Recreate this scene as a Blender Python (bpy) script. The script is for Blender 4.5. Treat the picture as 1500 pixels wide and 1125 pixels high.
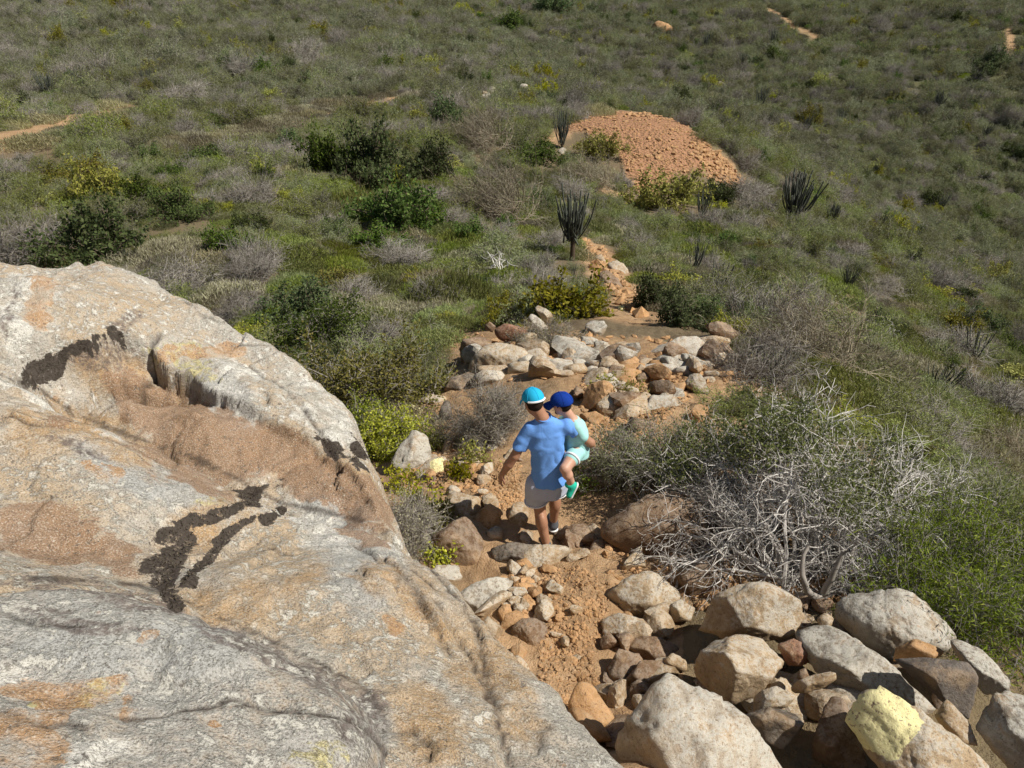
import bpy, bmesh, math, random
import numpy as np
from mathutils import Vector, Matrix

# ------------------------------------------------------------------ scene, camera, light
scene = bpy.context.scene
for o in list(bpy.data.objects): bpy.data.objects.remove(o)
COL = scene.collection

PITCH = math.radians(33.0); FPX = 1127.0
cam_d = bpy.data.cameras.new('camera'); cam = bpy.data.objects.new('camera', cam_d); COL.objects.link(cam)
cam_d.sensor_width = 36.0; cam_d.lens = 36.0 * FPX / 1500.0
cam_d.clip_start = 0.05; cam_d.clip_end = 5000
cam.location = (0, 0, 0); cam.rotation_euler = (math.pi / 2 - PITCH, 0, 0)
scene.camera = cam

SUN_EL = math.radians(51); SUN_AZ = math.radians(-12)      # azimuth from +X (right) towards +Y (away)
SUN = Vector((math.cos(SUN_EL) * math.cos(SUN_AZ), math.cos(SUN_EL) * math.sin(SUN_AZ), math.sin(SUN_EL)))
world = bpy.data.worlds.new('World'); scene.world = world; world.use_nodes = True
wn = world.node_tree.nodes; wl = world.node_tree.links
bg = wn['Background']; sky = wn.new('ShaderNodeTexSky'); sky.sky_type = 'NISHITA'; sky.sun_disc = False
sky.sun_elevation = SUN_EL; sky.sun_rotation = math.pi / 2 - SUN_AZ
sky.altitude = 200; sky.air_density = 1.0; sky.dust_density = 1.0
wl.new(sky.outputs[0], bg.inputs[0]); bg.inputs[1].default_value = 0.05
sl = bpy.data.lights.new('sun', 'SUN'); sl.energy = 5.0; sl.angle = math.radians(0.53); sl.color = (1.0, 0.95, 0.87)
so = bpy.data.objects.new('sun', sl); COL.objects.link(so)
so.rotation_euler = SUN.to_track_quat('Z', 'Y').to_euler()
vs = scene.view_settings; vs.view_transform = 'Standard'; vs.look = 'None'; vs.exposure = 0.3; vs.gamma = 1.0
vs.use_curve_mapping = False
# ------------------------------------------------------------------ numeric helpers
SP, CP = math.sin(PITCH), math.cos(PITCH)
def ray(px, py):
    cx = (px - 750.0) / FPX; cy = (562.5 - py) / FPX
    d = np.array([cx, CP + cy * SP, -SP + cy * CP]); return d / np.linalg.norm(d)
def P(px, py, s): return ray(px, py) * s                     # a point s metres along a pixel's direction
def project(p):
    p = np.asarray(p, float); f = p[..., 1] * CP - p[..., 2] * SP; u = p[..., 1] * SP + p[..., 2] * CP
    f = np.where(np.abs(f) < 1e-6, 1e-6, f)
    return 750 + FPX * p[..., 0] / f, 562.5 - FPX * u / f

_rng = np.random.RandomState(7)
_perm = _rng.permutation(256); _perm = np.concatenate([_perm, _perm, _perm])
_grad = _rng.normal(size=(256, 3)); _grad /= np.linalg.norm(_grad, axis=1)[:, None]
def perlin(p):
    p = np.asarray(p, float); i = np.floor(p).astype(int); f = p - i; i &= 255
    u = f * f * f * (f * (f * 6 - 15) + 10); out = 0
    for dx in (0, 1):
        for dy in (0, 1):
            for dz in (0, 1):
                h = _perm[_perm[_perm[(i[..., 0] + dx) & 255] + ((i[..., 1] + dy) & 255)] + ((i[..., 2] + dz) & 255)]
                g = _grad[h]
                v = g[..., 0] * (f[..., 0] - dx) + g[..., 1] * (f[..., 1] - dy) + g[..., 2] * (f[..., 2] - dz)
                w = (u[..., 0] if dx else 1 - u[..., 0]) * (u[..., 1] if dy else 1 - u[..., 1]) * (u[..., 2] if dz else 1 - u[..., 2])
                out = out + v * w
    return out * 1.6
def fbm(p, octv=4, lac=2.03, gain=0.5, ridged=False):
    p = np.asarray(p, float); a = 1.0; s = 0; 
    for k in range(octv):
        n = perlin(p + 17.3 * k)
        if ridged: n = 1 - 2 * np.abs(n)
        s = s + a * n; p = p * lac; a *= gain
    return s
def sstep(a, b, x):
    t = np.clip((x - a) / (b - a), 0, 1); return t * t * (3 - 2 * t)
class TPS:
    def __init__(self, X, v, lam=1e-3):
        X = np.asarray(X, float); v = np.asarray(v, float); n = len(X); self.X = X
        K = self.k(np.linalg.norm(X[:, None] - X[None], axis=2)) + lam * np.eye(n)
        Q = np.hstack([np.ones((n, 1)), X]); A = np.zeros((n + 3, n + 3)); A[:n, :n] = K; A[:n, n:] = Q; A[n:, :n] = Q.T
        self.w = np.linalg.solve(A, np.concatenate([v, np.zeros(3)]))
    @staticmethod
    def k(r): return np.where(r > 1e-9, r * r * np.log(np.maximum(r, 1e-9)), 0)
    def __call__(self, X):
        X = np.asarray(X, float); sh = X.shape[:-1]; X = X.reshape(-1, 2); out = np.empty(len(X))
        for a in range(0, len(X), 20000):
            Y = X[a:a + 20000]; n = len(self.X)
            out[a:a + 20000] = self.k(np.linalg.norm(Y[:, None] - self.X[None], axis=2)) @ self.w[:n] + self.w[n] + Y @ self.w[n + 1:]
        return out.reshape(sh)

# ------------------------------------------------------------------ terrain height
# ridge path running away from the viewer; pixel + distance of ground points judged from the size of what stands there
GP = [(850,1100,5.3),(840,930,6.35),(800,805,7.6),(720,700,8.7),(880,640,9.6),(950,540,12.3),(900,490,14.0),(760,520,13.0),
 (1200,870,6.8),(1200,1050,5.6),(1480,1000,6.4),(1480,850,9.4),(1050,700,8.3),(1050,560,11.6),(1100,525,13.2),
 (1490,680,23),(1300,560,25),(1190,490,22),(1380,690,15.5),(1480,580,36),(1400,490,46),(1300,440,45),(1250,360,63),
 (640,760,7.9),(600,650,10.8),(560,560,15.0),(560,690,9.6),(470,600,14),
 (930,460,23),(850,440,25),(845,380,39),(600,430,28),(420,420,30),(300,400,33),(100,345,42),(160,260,56),
 (550,235,60),(560,330,41),(700,330,43),(720,215,72),(820,215,77),(760,150,108),(560,140,105),(300,200,78),(100,180,84),(0,210,70),
 (1085,275,80),(930,168,92),(830,178,87),(920,300,66),(1000,300,68),(1020,190,89),(1070,230,84),
 (1160,310,77),(1100,400,40),(1000,380,41),(1200,250,125),(1300,300,125),(1400,370,118),(1490,460,105),(1400,300,140),(1490,300,155),(1490,150,200),(1250,180,175),(1100,160,180),
 (1490,30,300),(1000,50,255),(1250,60,275),(750,80,200),(500,80,180),(250,80,170),(500,20,265),(0,100,140),(0,20,235),(250,20,250)]
_X = []; _t = []
for px, py, s in GP:
    p = P(px, py, s); r = math.hypot(p[0], p[1]); _X.append((math.atan2(p[0], p[1]) * 1.4, math.log(r))); _t.append(-p[2] / r)
def _anchor(azdeg, r, z): _X.append((math.radians(azdeg) * 1.4, math.log(r))); _t.append(-z / r)
for a in (-75, -55, 55, 75):
    _anchor(a, 3.0, -3.9); _anchor(a, 8, -7.5); _anchor(a, 30, -17); _anchor(a, 90, -24 - (a > 0) * 12); _anchor(a, 200, -28 - (a > 0) * 10)
for a in (-75, -40, -20, 0, 20, 40, 75):
    _anchor(a, 440, -40); _anchor(a, 900, -25)
for a in (-35, -15, 0, 15, 35): _anchor(a, 2.2, -3.7)
TERR = TPS(_X, _t, 2e-4)
def terrain_base(x, y):
    x = np.asarray(x, float); y = np.asarray(y, float)
    r = np.maximum(np.hypot(x, y), 0.6); az = np.arctan2(x, y); a = np.clip(az, math.radians(-78), math.radians(78))
    t = TERR(np.stack([a * 1.4, np.log(np.clip(r, 2.0, 1000))], -1)); z = -t * np.clip(r, 2.0, 1000)
    back = sstep(math.radians(78), math.radians(130), np.abs(az))
    return z * (1 - back) + back * (-3.4 - 0.15 * r * np.exp(-r / 200))
# ------------------------------------------------------------------ blender helpers
def mesh(name, V, F, mat=None, smooth=True, attrs=None):
    V = np.asarray(V, np.float32); F = np.asarray(F, np.int32); m = bpy.data.meshes.new(name)
    m.vertices.add(len(V)); m.vertices.foreach_set('co', V.ravel())
    k = F.shape[1]; m.loops.add(F.size); m.loops.foreach_set('vertex_index', F.ravel())
    m.polygons.add(len(F)); m.polygons.foreach_set('loop_start', np.arange(0, F.size, k, dtype=np.int32))
    m.polygons.foreach_set('loop_total', np.full(len(F), k, np.int32))
    m.polygons.foreach_set('use_smooth', np.full(len(F), smooth, bool))
    for an, av in (attrs or {}).items():
        at = m.attributes.new(an, 'FLOAT', 'POINT'); at.data.foreach_set('value', np.asarray(av, np.float32))
    m.update(calc_edges=True); m.validate()
    if mat: m.materials.append(mat)
    return m
def tag(o, label=None, cat=None, group=None, kind=None):
    if label: o['label'] = label
    if cat: o['category'] = cat
    if group: o['group'] = group
    if kind: o['kind'] = kind
    return o
def obj(name, data, parent=None, loc=None):
    o = bpy.data.objects.new(name, data); COL.objects.link(o)
    if parent is not None: o.parent = parent
    if loc is not None: o.location = loc
    return o
class NT:
    """tiny node builder"""
    def __init__(s, name):
        s.m = bpy.data.materials.new(name); s.m.use_nodes = True; s.t = s.m.node_tree; s.t.nodes.clear()
        s.out = s.n('ShaderNodeOutputMaterial')
    def n(s, typ, **kw):
        nd = s.t.nodes.new(typ)
        for k, v in kw.items(): setattr(nd, k, v)
        return nd
    def put(s, sock, v):
        if isinstance(v, bpy.types.NodeSocket): s.t.links.new(v, sock)
        elif isinstance(v, (tuple, list)):
            v = list(v); 
            if sock.type == 'RGBA' and len(v) == 3: v.append(1)
            sock.default_value = v
        elif v is not None: sock.default_value = v
    def coord(s, which='Object'): return s.n('ShaderNodeTexCoord').outputs[which]
    def geo(s, which='Position'): return s.n('ShaderNodeNewGeometry').outputs[which]
    def attr(s, name, typ='GEOMETRY', out='Fac'): return s.n('ShaderNodeAttribute', attribute_name=name, attribute_type=typ).outputs[out]
    def noise(s, vec, scale, detail=4, rough=0.55, dist=0.0, out='Fac'):
        nd = s.n('ShaderNodeTexNoise'); s.put(nd.inputs['Vector'], vec); nd.inputs['Scale'].default_value = scale
        nd.inputs['Detail'].default_value = detail; nd.inputs['Roughness'].default_value = rough; nd.inputs['Distortion'].default_value = dist
        return nd.outputs[out]
    def voro(s, vec, scale, feature='F1', out='Distance', rnd=1.0):
        nd = s.n('ShaderNodeTexVoronoi', feature=feature); s.put(nd.inputs['Vector'], vec); nd.inputs['Scale'].default_value = scale
        nd.inputs['Randomness'].default_value = rnd; return nd.outputs[out]
    def step(s, v, a, b):
        nd = s.n('ShaderNodeMapRange', interpolation_type='SMOOTHSTEP'); s.put(nd.inputs[0], v); nd.inputs[1].default_value = a; nd.inputs[2].default_value = b
        return nd.outputs[0]
    def mix(s, f, a, b, blend='MIX'):
        nd = s.n('ShaderNodeMix', data_type='RGBA', blend_type=blend); s.put(nd.inputs[0], f); s.put(nd.inputs[6], a); s.put(nd.inputs[7], b); return nd.outputs[2]
    def math(s, op, a, b=None, clamp=False):
        nd = s.n('ShaderNodeMath', operation=op, use_clamp=clamp); s.put(nd.inputs[0], a); s.put(nd.inputs[1], b); return nd.outputs[0]
    def ramp(s, f, stops):
        nd = s.n('ShaderNodeValToRGB'); s.put(nd.inputs[0], f); e = nd.color_ramp.elements
        while len(e) > 1: e.remove(e[-1])
        for k, (p, c) in enumerate(stops):
            el = e[0] if k == 0 else e.new(p); el.position = p; el.color = (*c, 1)
        return nd.outputs[0]
    def bump(s, h, strength, dist, normal=None):
        nd = s.n('ShaderNodeBump'); s.put(nd.inputs['Height'], h); nd.inputs['Strength'].default_value = strength; nd.inputs['Distance'].default_value = dist
        if normal is not None: s.put(nd.inputs['Normal'], normal)
        return nd.outputs[0]
    def princ(s, col, rough=0.9, normal=None, spec=0.2, **kw):
        nd = s.n('ShaderNodeBsdfPrincipled'); s.put(nd.inputs['Base Color'], col); s.put(nd.inputs['Roughness'], rough)
        nd.inputs['Specular IOR Level'].default_value = spec
        if normal is not None: s.put(nd.inputs['Normal'], normal)
        for k, v in kw.items(): s.put(nd.inputs[k], v)
        return nd.outputs[0]
    def done(s, sh): s.t.links.new(sh, s.out.inputs[0]); return s.m

def icosphere(sub):
    bm = bmesh.new(); bmesh.ops.create_icosphere(bm, subdivisions=sub, radius=1.0)
    V = np.array([v.co[:] for v in bm.verts]); F = np.array([[v.index for v in f.verts] for f in bm.faces]); bm.free()
    return V / np.linalg.norm(V, axis=1)[:, None], F
ICO = {k: icosphere(k) for k in (1, 2, 3, 4, 5, 6)}
def poly_inside(px, py, poly):
    px = np.asarray(px); py = np.asarray(py); c = np.zeros(px.shape, bool); n = len(poly); j = n - 1
    for i in range(n):
        xi, yi = poly[i]; xj, yj = poly[j]
        with np.errstate(divide='ignore', invalid='ignore'):
            c ^= ((yi > py) != (yj > py)) & (px < (xj - xi) * (py - yi) / (yj - yi + 1e-12) + xi)
        j = i
    return c
def dist_poly(Q, pts, closed=False):
    Q = np.asarray(Q, float); best = np.full(Q.shape[:-1], 1e9); pts = [np.asarray(p, float) for p in pts]
    for a, b in zip(pts, pts[1:] + ([pts[0]] if closed else [])):
        if a is pts[-1] and not closed: continue
        ab = b - a; t = np.clip(((Q - a) @ ab) / (ab @ ab + 1e-12), 0, 1)
        best = np.minimum(best, np.linalg.norm(Q - a - t[..., None] * ab, axis=-1))
    return best

# ------------------------------------------------------------------ ground height with relief, ray hit
MND = P(975, 235, 81.5)
def ground_z(x, y):
    x = np.asarray(x, float); y = np.asarray(y, float); r = np.hypot(x, y); z = terrain_base(x, y)
    p = np.stack([x, y, 0 * x], -1)
    far = sstep(14, 40, r); 
    z = z + far * (0.5 * fbm(p / 14.0 + 3.1, 3) + 1.3 * perlin(p / 47.0 + 9.2) * sstep(40, 110, r))
    z = z + 1.9 * np.exp(-((x - MND[0]) / 9.0) ** 2 - ((y - MND[1]) / 7.5) ** 2)                   # the gravel mound
    z = z + (1 - far) * (0.11 * fbm(p / 1.3 + 1.7, 4))
    return z
# height table on a polar grid, looked up bilinearly afterwards
_AZ = np.radians(np.concatenate([np.linspace(-180, -46, 34), np.linspace(-44, 44, 410), np.linspace(46, 180, 34)]))
_RR = np.concatenate([[0.05, 0.6, 1.2, 1.8], np.exp(np.linspace(math.log(2.3), math.log(60), 310)), np.exp(np.linspace(math.log(61), math.log(3000), 170))])
A, R = np.meshgrid(_AZ, _RR, indexing='ij'); GX = R * np.sin(A); GY = R * np.cos(A); GZ = ground_z(GX, GY)
_ia = np.arange(len(_AZ)); _ir = np.arange(len(_RR)); _lr = np.log(_RR)
def gz(x, y):
    x = np.asarray(x, float); y = np.asarray(y, float)
    fa = np.interp(np.arctan2(x, y), _AZ, _ia); fr = np.interp(np.log(np.maximum(np.hypot(x, y), 0.05)), _lr, _ir)
    i = np.minimum(fa.astype(int), len(_AZ) - 2); j = np.minimum(fr.astype(int), len(_RR) - 2); u = fa - i; v = fr - j
    return (GZ[i, j] * (1 - u) + GZ[i + 1, j] * u) * (1 - v) + (GZ[i, j + 1] * (1 - u) + GZ[i + 1, j + 1] * u) * v
SS = np.exp(np.linspace(math.log(2.2), math.log(900), 700))
def hit(px, py):
    d = ray(px, py); q = d[None] * SS[:, None]; b = q[:, 2] < gz(q[:, 0], q[:, 1]); k = int(np.argmax(b)) if b.any() else len(SS) - 1
    lo, hi = SS[max(k - 1, 0)], SS[k]
    for _ in range(12):
        m = 0.5 * (lo + hi); p = d * m
        if p[2] < float(gz(p[0], p[1])): hi = m
        else: lo = m
    return d * hi
# ------------------------------------------------------------------ ground sheet
# gritty near relief
pn = np.stack([GX, GY, 0 * GX], -1); near = 1 - sstep(12, 22, R)
GZ = GZ + near * (0.028 * fbm(pn / 0.22, 4) + 0.02 * fbm(pn / 0.6, 3, ridged=True))
PXg, PYg = project(np.stack([GX, GY, GZ], -1))
def trail(pts, w):                                             # pixels on the ground -> a band in the world
    W = [hit(*p)[:2] for p in pts]; return 1 - sstep(w * 0.55, w * 1.25, dist_poly(np.stack([GX, GY], -1), W) + w * 0.35 * fbm(pn / (w * 0.9) + 5, 3))
soil = np.zeros_like(GX)
for pts, w in [([(860,1125),(848,1020),(835,930),(815,850),(800,810),(740,700),(705,712)],1.0),([(740,700),(800,690),(880,640),(930,590),(960,555),(1010,540)],1.3),
               ([(560,690),(600,680)],0.7),([(1010,540),(900,530),(760,520),(700,490)],1.2),([(650,640),(700,620),(640,600)],0.9),
               ([(945,470),(925,445),(905,415),(875,372),(858,352)],1.1),([(925,300),(890,278)],1.1),([(795,208),(845,186),(900,172)],1.2),
               ([(0,212),(90,184),(195,158)],2.0),([(480,168),(600,142)],2.0),([(660,112),(560,118)],1.0),([(1120,12),(1165,38),(1195,55)],1.6),([(1478,45),(1482,80)],1.5)]:
    soil = np.maximum(soil, trail(pts, w))
DOME = [(822,190),(850,170),(905,163),(965,168),(1005,182),(1045,218),(1090,262),(1088,276),(1055,268),(1010,255),(990,262),(950,300),(918,262),(905,225),(880,200)]
soil = np.maximum(soil, (poly_inside(PXg + 8 * fbm(pn / 2.0, 3), PYg + 5 * fbm(pn / 2.0 + 8, 3), DOME) & (R > 58) & (R < 100)).astype(float))
gravel = (poly_inside(PXg, PYg, DOME) & (R > 58) & (R < 100)).astype(float)
GZ = GZ + gravel * (0.10 * fbm(pn / 0.9, 3, ridged=True))
NEARP = [(640,690),(655,560),(685,500),(790,484),(900,492),(960,500),(1110,528),(1060,600),(1330,800),(1500,960),(1500,1180),(560,1180),(560,680)]
soil = np.maximum(soil, (poly_inside(PXg + 20 * fbm(pn * 1.5, 3), PYg + 14 * fbm(pn * 1.5 + 3, 3), NEARP) & (R < 15.5)) * np.clip(0.72 + 0.5 * fbm(pn * 1.2 + 6, 3), 0, 1))
soil = soil * (1 - 0.8 * (poly_inside(PXg, PYg, [(1000,900),(1080,850),(1400,870),(1500,1000),(1500,1200),(1080,1200),(1000,1000)]) & (R < 9)))  # ground colour darkened within the boulder pile, imitating shade in its gaps
# ridge shoulder around the man is stony soil rather than litter
ns, nr = A.shape; idx = np.arange(ns * nr).reshape(ns, nr)
F = np.stack([idx[:-1, :-1], idx[:-1, 1:], idx[1:, 1:], idx[1:, :-1]], -1).reshape(-1, 4)[:, ::-1]

t = NT('ground_soil'); pos = t.geo('Position'); so_ = t.attr('soil'); gr_ = t.attr('gravel')
n1 = t.noise(pos, 1.1, 6, 0.6); n2 = t.noise(pos, 9.0, 5, 0.65); n3 = t.noise(pos, 60.0, 3, 0.6); nf = t.noise(pos, 0.12, 5, 0.6)
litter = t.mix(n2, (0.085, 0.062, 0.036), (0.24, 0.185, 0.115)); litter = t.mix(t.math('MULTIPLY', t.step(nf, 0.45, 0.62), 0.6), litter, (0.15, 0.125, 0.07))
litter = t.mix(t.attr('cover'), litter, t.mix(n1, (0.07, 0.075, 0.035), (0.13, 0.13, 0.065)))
dirt = t.ramp(t.math('ADD', t.math('MULTIPLY', n1, 0.5), t.math('MULTIPLY', n2, 0.5)), [(0.3, (0.22, 0.13, 0.066)), (0.5, (0.38, 0.243, 0.132)), (0.7, (0.52, 0.365, 0.22))])
dirt = t.mix(t.math('MULTIPLY', t.step(t.voro(pos, 22.0), 0.30, 0.12), 0.45), dirt, (0.40, 0.27, 0.16))
redd = t.mix(t.noise(pos, 2.3, 6, 0.7), (0.25, 0.125, 0.064), (0.43, 0.25, 0.145))
dirt = t.mix(gr_, dirt, redd)
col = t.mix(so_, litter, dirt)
h = t.math('ADD', t.math('MULTIPLY', n2, 0.6), t.math('MULTIPLY', n3, 0.35))
gv = t.math('MULTIPLY', t.voro(pos, 3.2), gr_)
b = t.bump(h, 1.0, 0.06); b = t.bump(gv, 0.8, 0.25, b)
M_ground = t.done(t.princ(col, 0.95, b, 0.1))
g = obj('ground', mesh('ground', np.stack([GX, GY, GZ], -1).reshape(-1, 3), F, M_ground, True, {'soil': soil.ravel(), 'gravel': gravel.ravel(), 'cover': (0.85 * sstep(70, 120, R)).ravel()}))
tag(g, kind='structure')
# ------------------------------------------------------------------ big bedrock outcrop on the left
def XY(*c): return P(*c)[:2]
ROOT = obj('rock_outcrop', None, loc=(-1.5, 3.0, -4.0)); ROOT.empty_display_size = 0.2
tag(ROOT, 'huge pale lichen-covered bedrock outcrop of overlapping slabs rising beside the dirt trail', 'rock outcrop')
# colour marks on the stone: (kind, px, py, rx, ry, angle)
MARKS = [('brown',70,790,95,48,8),('brown',175,815,40,25,20),('brown',205,580,70,32,20),('brown',275,640,120,55,33),('brown',420,680,150,42,27),('brown',520,740,70,40,35),('brown',90,620,20,10,10),
 ('tan',300,770,90,40,-25),('tan',330,880,95,45,-10),('tan',470,690,110,40,25),('tan',130,630,120,30,25),('tan',60,640,70,40,15),('tan',440,860,60,20,-15),('tan',250,590,80,30,25),
 ('tan',740,1010,45,110,-30),('tan',640,900,30,70,-40),('tan',560,850,40,25,40),('tan',620,1070,50,60,-10),('tan',160,540,70,40,0),
 ('orange',60,460,22,24,0),('orange',300,520,70,14,-5),('orange',90,1010,80,25,5),('orange',40,1085,60,40,10),('orange',85,1040,22,35,20),('orange',195,1023,10,6,0),('orange',305,1061,14,6,20),
 ('orange',210,930,18,10,0),('orange',170,1000,35,14,-10),('orange',210,1045,35,12,0),('orange',165,690,35,10,0),('orange',60,445,20,40,0),('orange',590,920,20,10,30),
 ('grey',330,580,80,40,30),('grey',500,780,70,40,35),('grey',540,850,70,60,30),('grey',300,960,120,60,20),('grey',100,940,100,40,10),('grey',480,1080,100,50,0),('grey',230,700,150,30,25),
 ('white',60,420,50,30,20),('white',25,450,30,60,0),('white',350,560,60,30,30),('white',480,600,40,60,-30),('white',20,980,40,25,0),('white',35,1095,40,20,0),('white',150,1100,60,25,0),('white',480,800,40,20,30),
 ('yellow',260,515,40,18,0),('yellow',280,545,30,14,10),('yellow',150,1010,40,20,-20),('yellow',300,725,20,10,0),('yellow',470,1100,40,20,0),('yellow',60,1030,16,8,0),
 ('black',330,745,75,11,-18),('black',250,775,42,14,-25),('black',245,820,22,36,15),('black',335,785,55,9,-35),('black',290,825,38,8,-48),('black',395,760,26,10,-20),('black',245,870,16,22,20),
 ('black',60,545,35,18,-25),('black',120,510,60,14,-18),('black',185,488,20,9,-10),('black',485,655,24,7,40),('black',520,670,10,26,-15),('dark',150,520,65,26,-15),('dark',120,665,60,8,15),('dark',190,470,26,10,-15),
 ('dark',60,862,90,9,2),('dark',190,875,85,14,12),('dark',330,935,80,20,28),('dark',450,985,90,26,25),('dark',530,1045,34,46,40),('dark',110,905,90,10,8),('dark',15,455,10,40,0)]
RECESS = [(10,590),(45,545),(110,512),(175,494),(215,505),(240,538),(285,562),(335,595),(440,642),(520,702),(560,760),(600,820),(480,780),(330,720),(200,670),(60,610)]
def marks(px, py, w):
    out = {k: np.zeros(px.shape) for k in ('brown', 'tan', 'orange', 'grey', 'white', 'yellow', 'black', 'dark')}
    nx = fbm(w * 7.0, 5, gain=0.62); px = px + 26 * fbm(w * 2.3 + 4, 3) + 9 * fbm(w * 9 + 1, 3); py = py + 20 * fbm(w * 2.3 + 14, 3) + 7 * fbm(w * 9 + 11, 3)
    for k, x, y, rx, ry, a in MARKS:
        ca, sa = math.cos(math.radians(a)), math.sin(math.radians(a)); dx, dy = px - x, py - y
        u = (dx * ca + dy * sa) / rx; v = (-dx * sa + dy * ca) / ry; d = np.sqrt(u * u + v * v)
        out[k] = np.maximum(out[k], np.clip(1.5 - d + nx * 0.22, 0, 1))
    return out
CRACKS = [([(170,1052),(240,1058),(290,1050),(340,1040),(400,1055),(480,1063),(560,1070)],0.007,0.012),([(0,1046),(40,1058),(75,1073),(130,1077)],0.006,0.012),
 ([(130,545),(170,530),(225,510),(235,500)],0.012,0.05),([(320,540),(350,532),(400,560),(430,600)],0.006,0.02),([(340,505),(400,510),(440,530)],0.006,0.02),
 ([(695,905),(715,1000),(735,1080),(748,1125)],0.022,0.022),([(640,880),(600,850),(560,830)],0.008,0.02),([(590,870),(640,930),(660,960)],0.008,0.02),([(560,1075),(600,1075),(625,1100),(632,1125)],0.008,0.03),
 ([(520,800),(560,832),(600,872),(645,930)],0.012,0.03),([(610,815),(660,872),(705,935)],0.011,0.025),([(640,900),(690,965),(720,1040)],0.011,0.025),([(262,440),(300,468),(345,482)],0.012,0.03),([(20,640),(80,655),(150,660),(240,690)],0.012,0.03),([(430,600),(470,640),(500,690)],0.012,0.03),([(0,905),(60,925),(130,935)],0.009,0.008),
 ([(120,635),(135,640),(150,625),(190,640)],0.01,0.04),([(380,820),(400,815),(430,820)],0.006,0.015)]
def slab(name, ctrl, rim, step, box, drop, w, label=None, seed=0.0, amp=0.02, bumps=()):
    W = [P(*c) for c in ctrl]; f = TPS([p[:2] for p in W], [p[2] for p in W], 2e-3)
    rimw = [np.asarray(p, float) for p in rim]                     # closed polygon in plan
    xs = np.arange(box[0], box[1], step); ys = np.arange(box[2], box[3], step)
    X, Y = np.meshgrid(xs, ys, indexing='ij'); Q = np.stack([X, Y], -1)
    sd = dist_poly(Q, rimw, True) * np.where(poly_inside(X, Y, rimw), 1, -1)
    p3 = np.stack([X, Y, 0 * X + seed], -1)
    sd = sd + 0.035 * fbm(p3 * 3.1, 4) + 0.012 * fbm(p3 * 14, 3)
    # keep the surface steady outside the traced part
    qc = np.clip(Q, [min(p[0] for p in W) - .5, min(p[1] for p in W) - .35], [max(p[0] for p in W) + .35, max(p[1] for p in W) + .35])
    z = f(qc)
    tz = 2.4 * fbm(p3 * 0.8 + 2.2, 5, gain=0.42); fl = np.floor(tz); z = z + amp * 1.25 * (fl + sstep(0.47, 0.53, tz - fl) - tz)      # exfoliation sheets
    z = z + amp * (1.5 * fbm(p3 * 2.1, 5) + 0.30 * fbm(p3 * 9.0, 4, ridged=True)) + amp * 0.16 * fbm(p3 * 33, 3)
    for c_, rx_, ry_, an_, hh_ in bumps:
        q_ = Q - XY(*c_); ca, sa = math.cos(an_), math.sin(an_); e_ = ((q_[..., 0] * ca + q_[..., 1] * sa) / rx_) ** 2 + ((-q_[..., 0] * sa + q_[..., 1] * ca) / ry_) ** 2 + 0.25 * fbm(p3 * 4, 3); z = z + hh_ * np.exp(-np.maximum(e_, 0) ** (3 if hh_ < -.1 else 1))
    u = np.clip(-sd / w, -30, 30); fall = drop * w * np.log1p(np.exp(u))
    z = z + drop * w * 0.10 - fall * (1 + 0.15 * fbm(np.stack([X, Y, z], -1) * 2.2, 3))
    px, py = project(np.stack([X, Y, z], -1))
    if name == 'back_slab':                                       # brown face set back below the ledge of the upper block
        cp = []
        for (a, b_) in RECESS:
            d = ray(a, b_); q = [d * s_ for s_ in np.linspace(3, 8, 700)]; zz = f(np.array([v[:2] for v in q])); m = [v[2] < z_ for v, z_ in zip(q, zz)]; cp.append(q[int(np.argmax(m))][:2])
        qq = Q + 0.03 * np.stack([fbm(p3 * 3.5, 4), fbm(p3 * 3.5 + 9, 4)], -1); dr = dist_poly(qq, cp, True) * np.where(poly_inside(qq[..., 0], qq[..., 1], cp), 1, -1)
        z = z - np.interp(px, [0, 215, 300, 450, 600], [.27, .25, .11, .06, .03]) * sstep(-.012, .022, dr); px, py = project(np.stack([X, Y, z], -1))
    crk = np.zeros_like(z)
    for k, (pts, cw, cd) in enumerate(CRACKS):
        if OWN[k] != name: continue
        cp = []
        for (a, b_) in pts:
            d = ray(a, b_); q = [d * s_ for s_ in np.linspace(1.2, 8, 500)]; zz = f(np.array([v[:2] for v in q])); m = [v[2] < z_ for v, z_ in zip(q, zz)]
            cp.append(q[int(np.argmax(m))][:2])
        dd = dist_poly(Q + 0.012 * np.stack([fbm(p3 * 16, 3), fbm(p3 * 16 + 9, 3)], -1), cp); cw = max(cw, 0.011); crk = np.maximum(crk, np.exp(-(dd / (0.75 * step)) ** 2) * np.clip(0.75 + 0.7 * fbm(p3 * 6, 2), 0, 1)); z = z - cd * np.exp(-(dd / cw) ** 2)
    V = np.stack([X, Y, z], -1); keep = z > (gz(X, Y) - 0.4)
    at = marks(px, py, V); nr_ = 0.06 * fbm(p3 * 5, 4)
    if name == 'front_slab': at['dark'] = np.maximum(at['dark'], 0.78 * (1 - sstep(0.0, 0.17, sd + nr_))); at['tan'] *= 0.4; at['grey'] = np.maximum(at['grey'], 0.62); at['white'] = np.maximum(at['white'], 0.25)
    if name == 'back_slab': at['white'] = np.maximum(at['white'], np.where(at['brown'] + at['tan'] < .9, 0.5, 0)); at['yellow'] = np.maximum(at['yellow'], 0.22)
    if name == 'middle_slab': at['white'] = np.maximum(at['white'], np.where(Y > 2.6, 0.85 * (1 - sstep(0.0, 0.3, sd + 2 * nr_)), 0)); at['grey'] = np.maximum(at['grey'], .3)
    at['crack'] = crk
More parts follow.
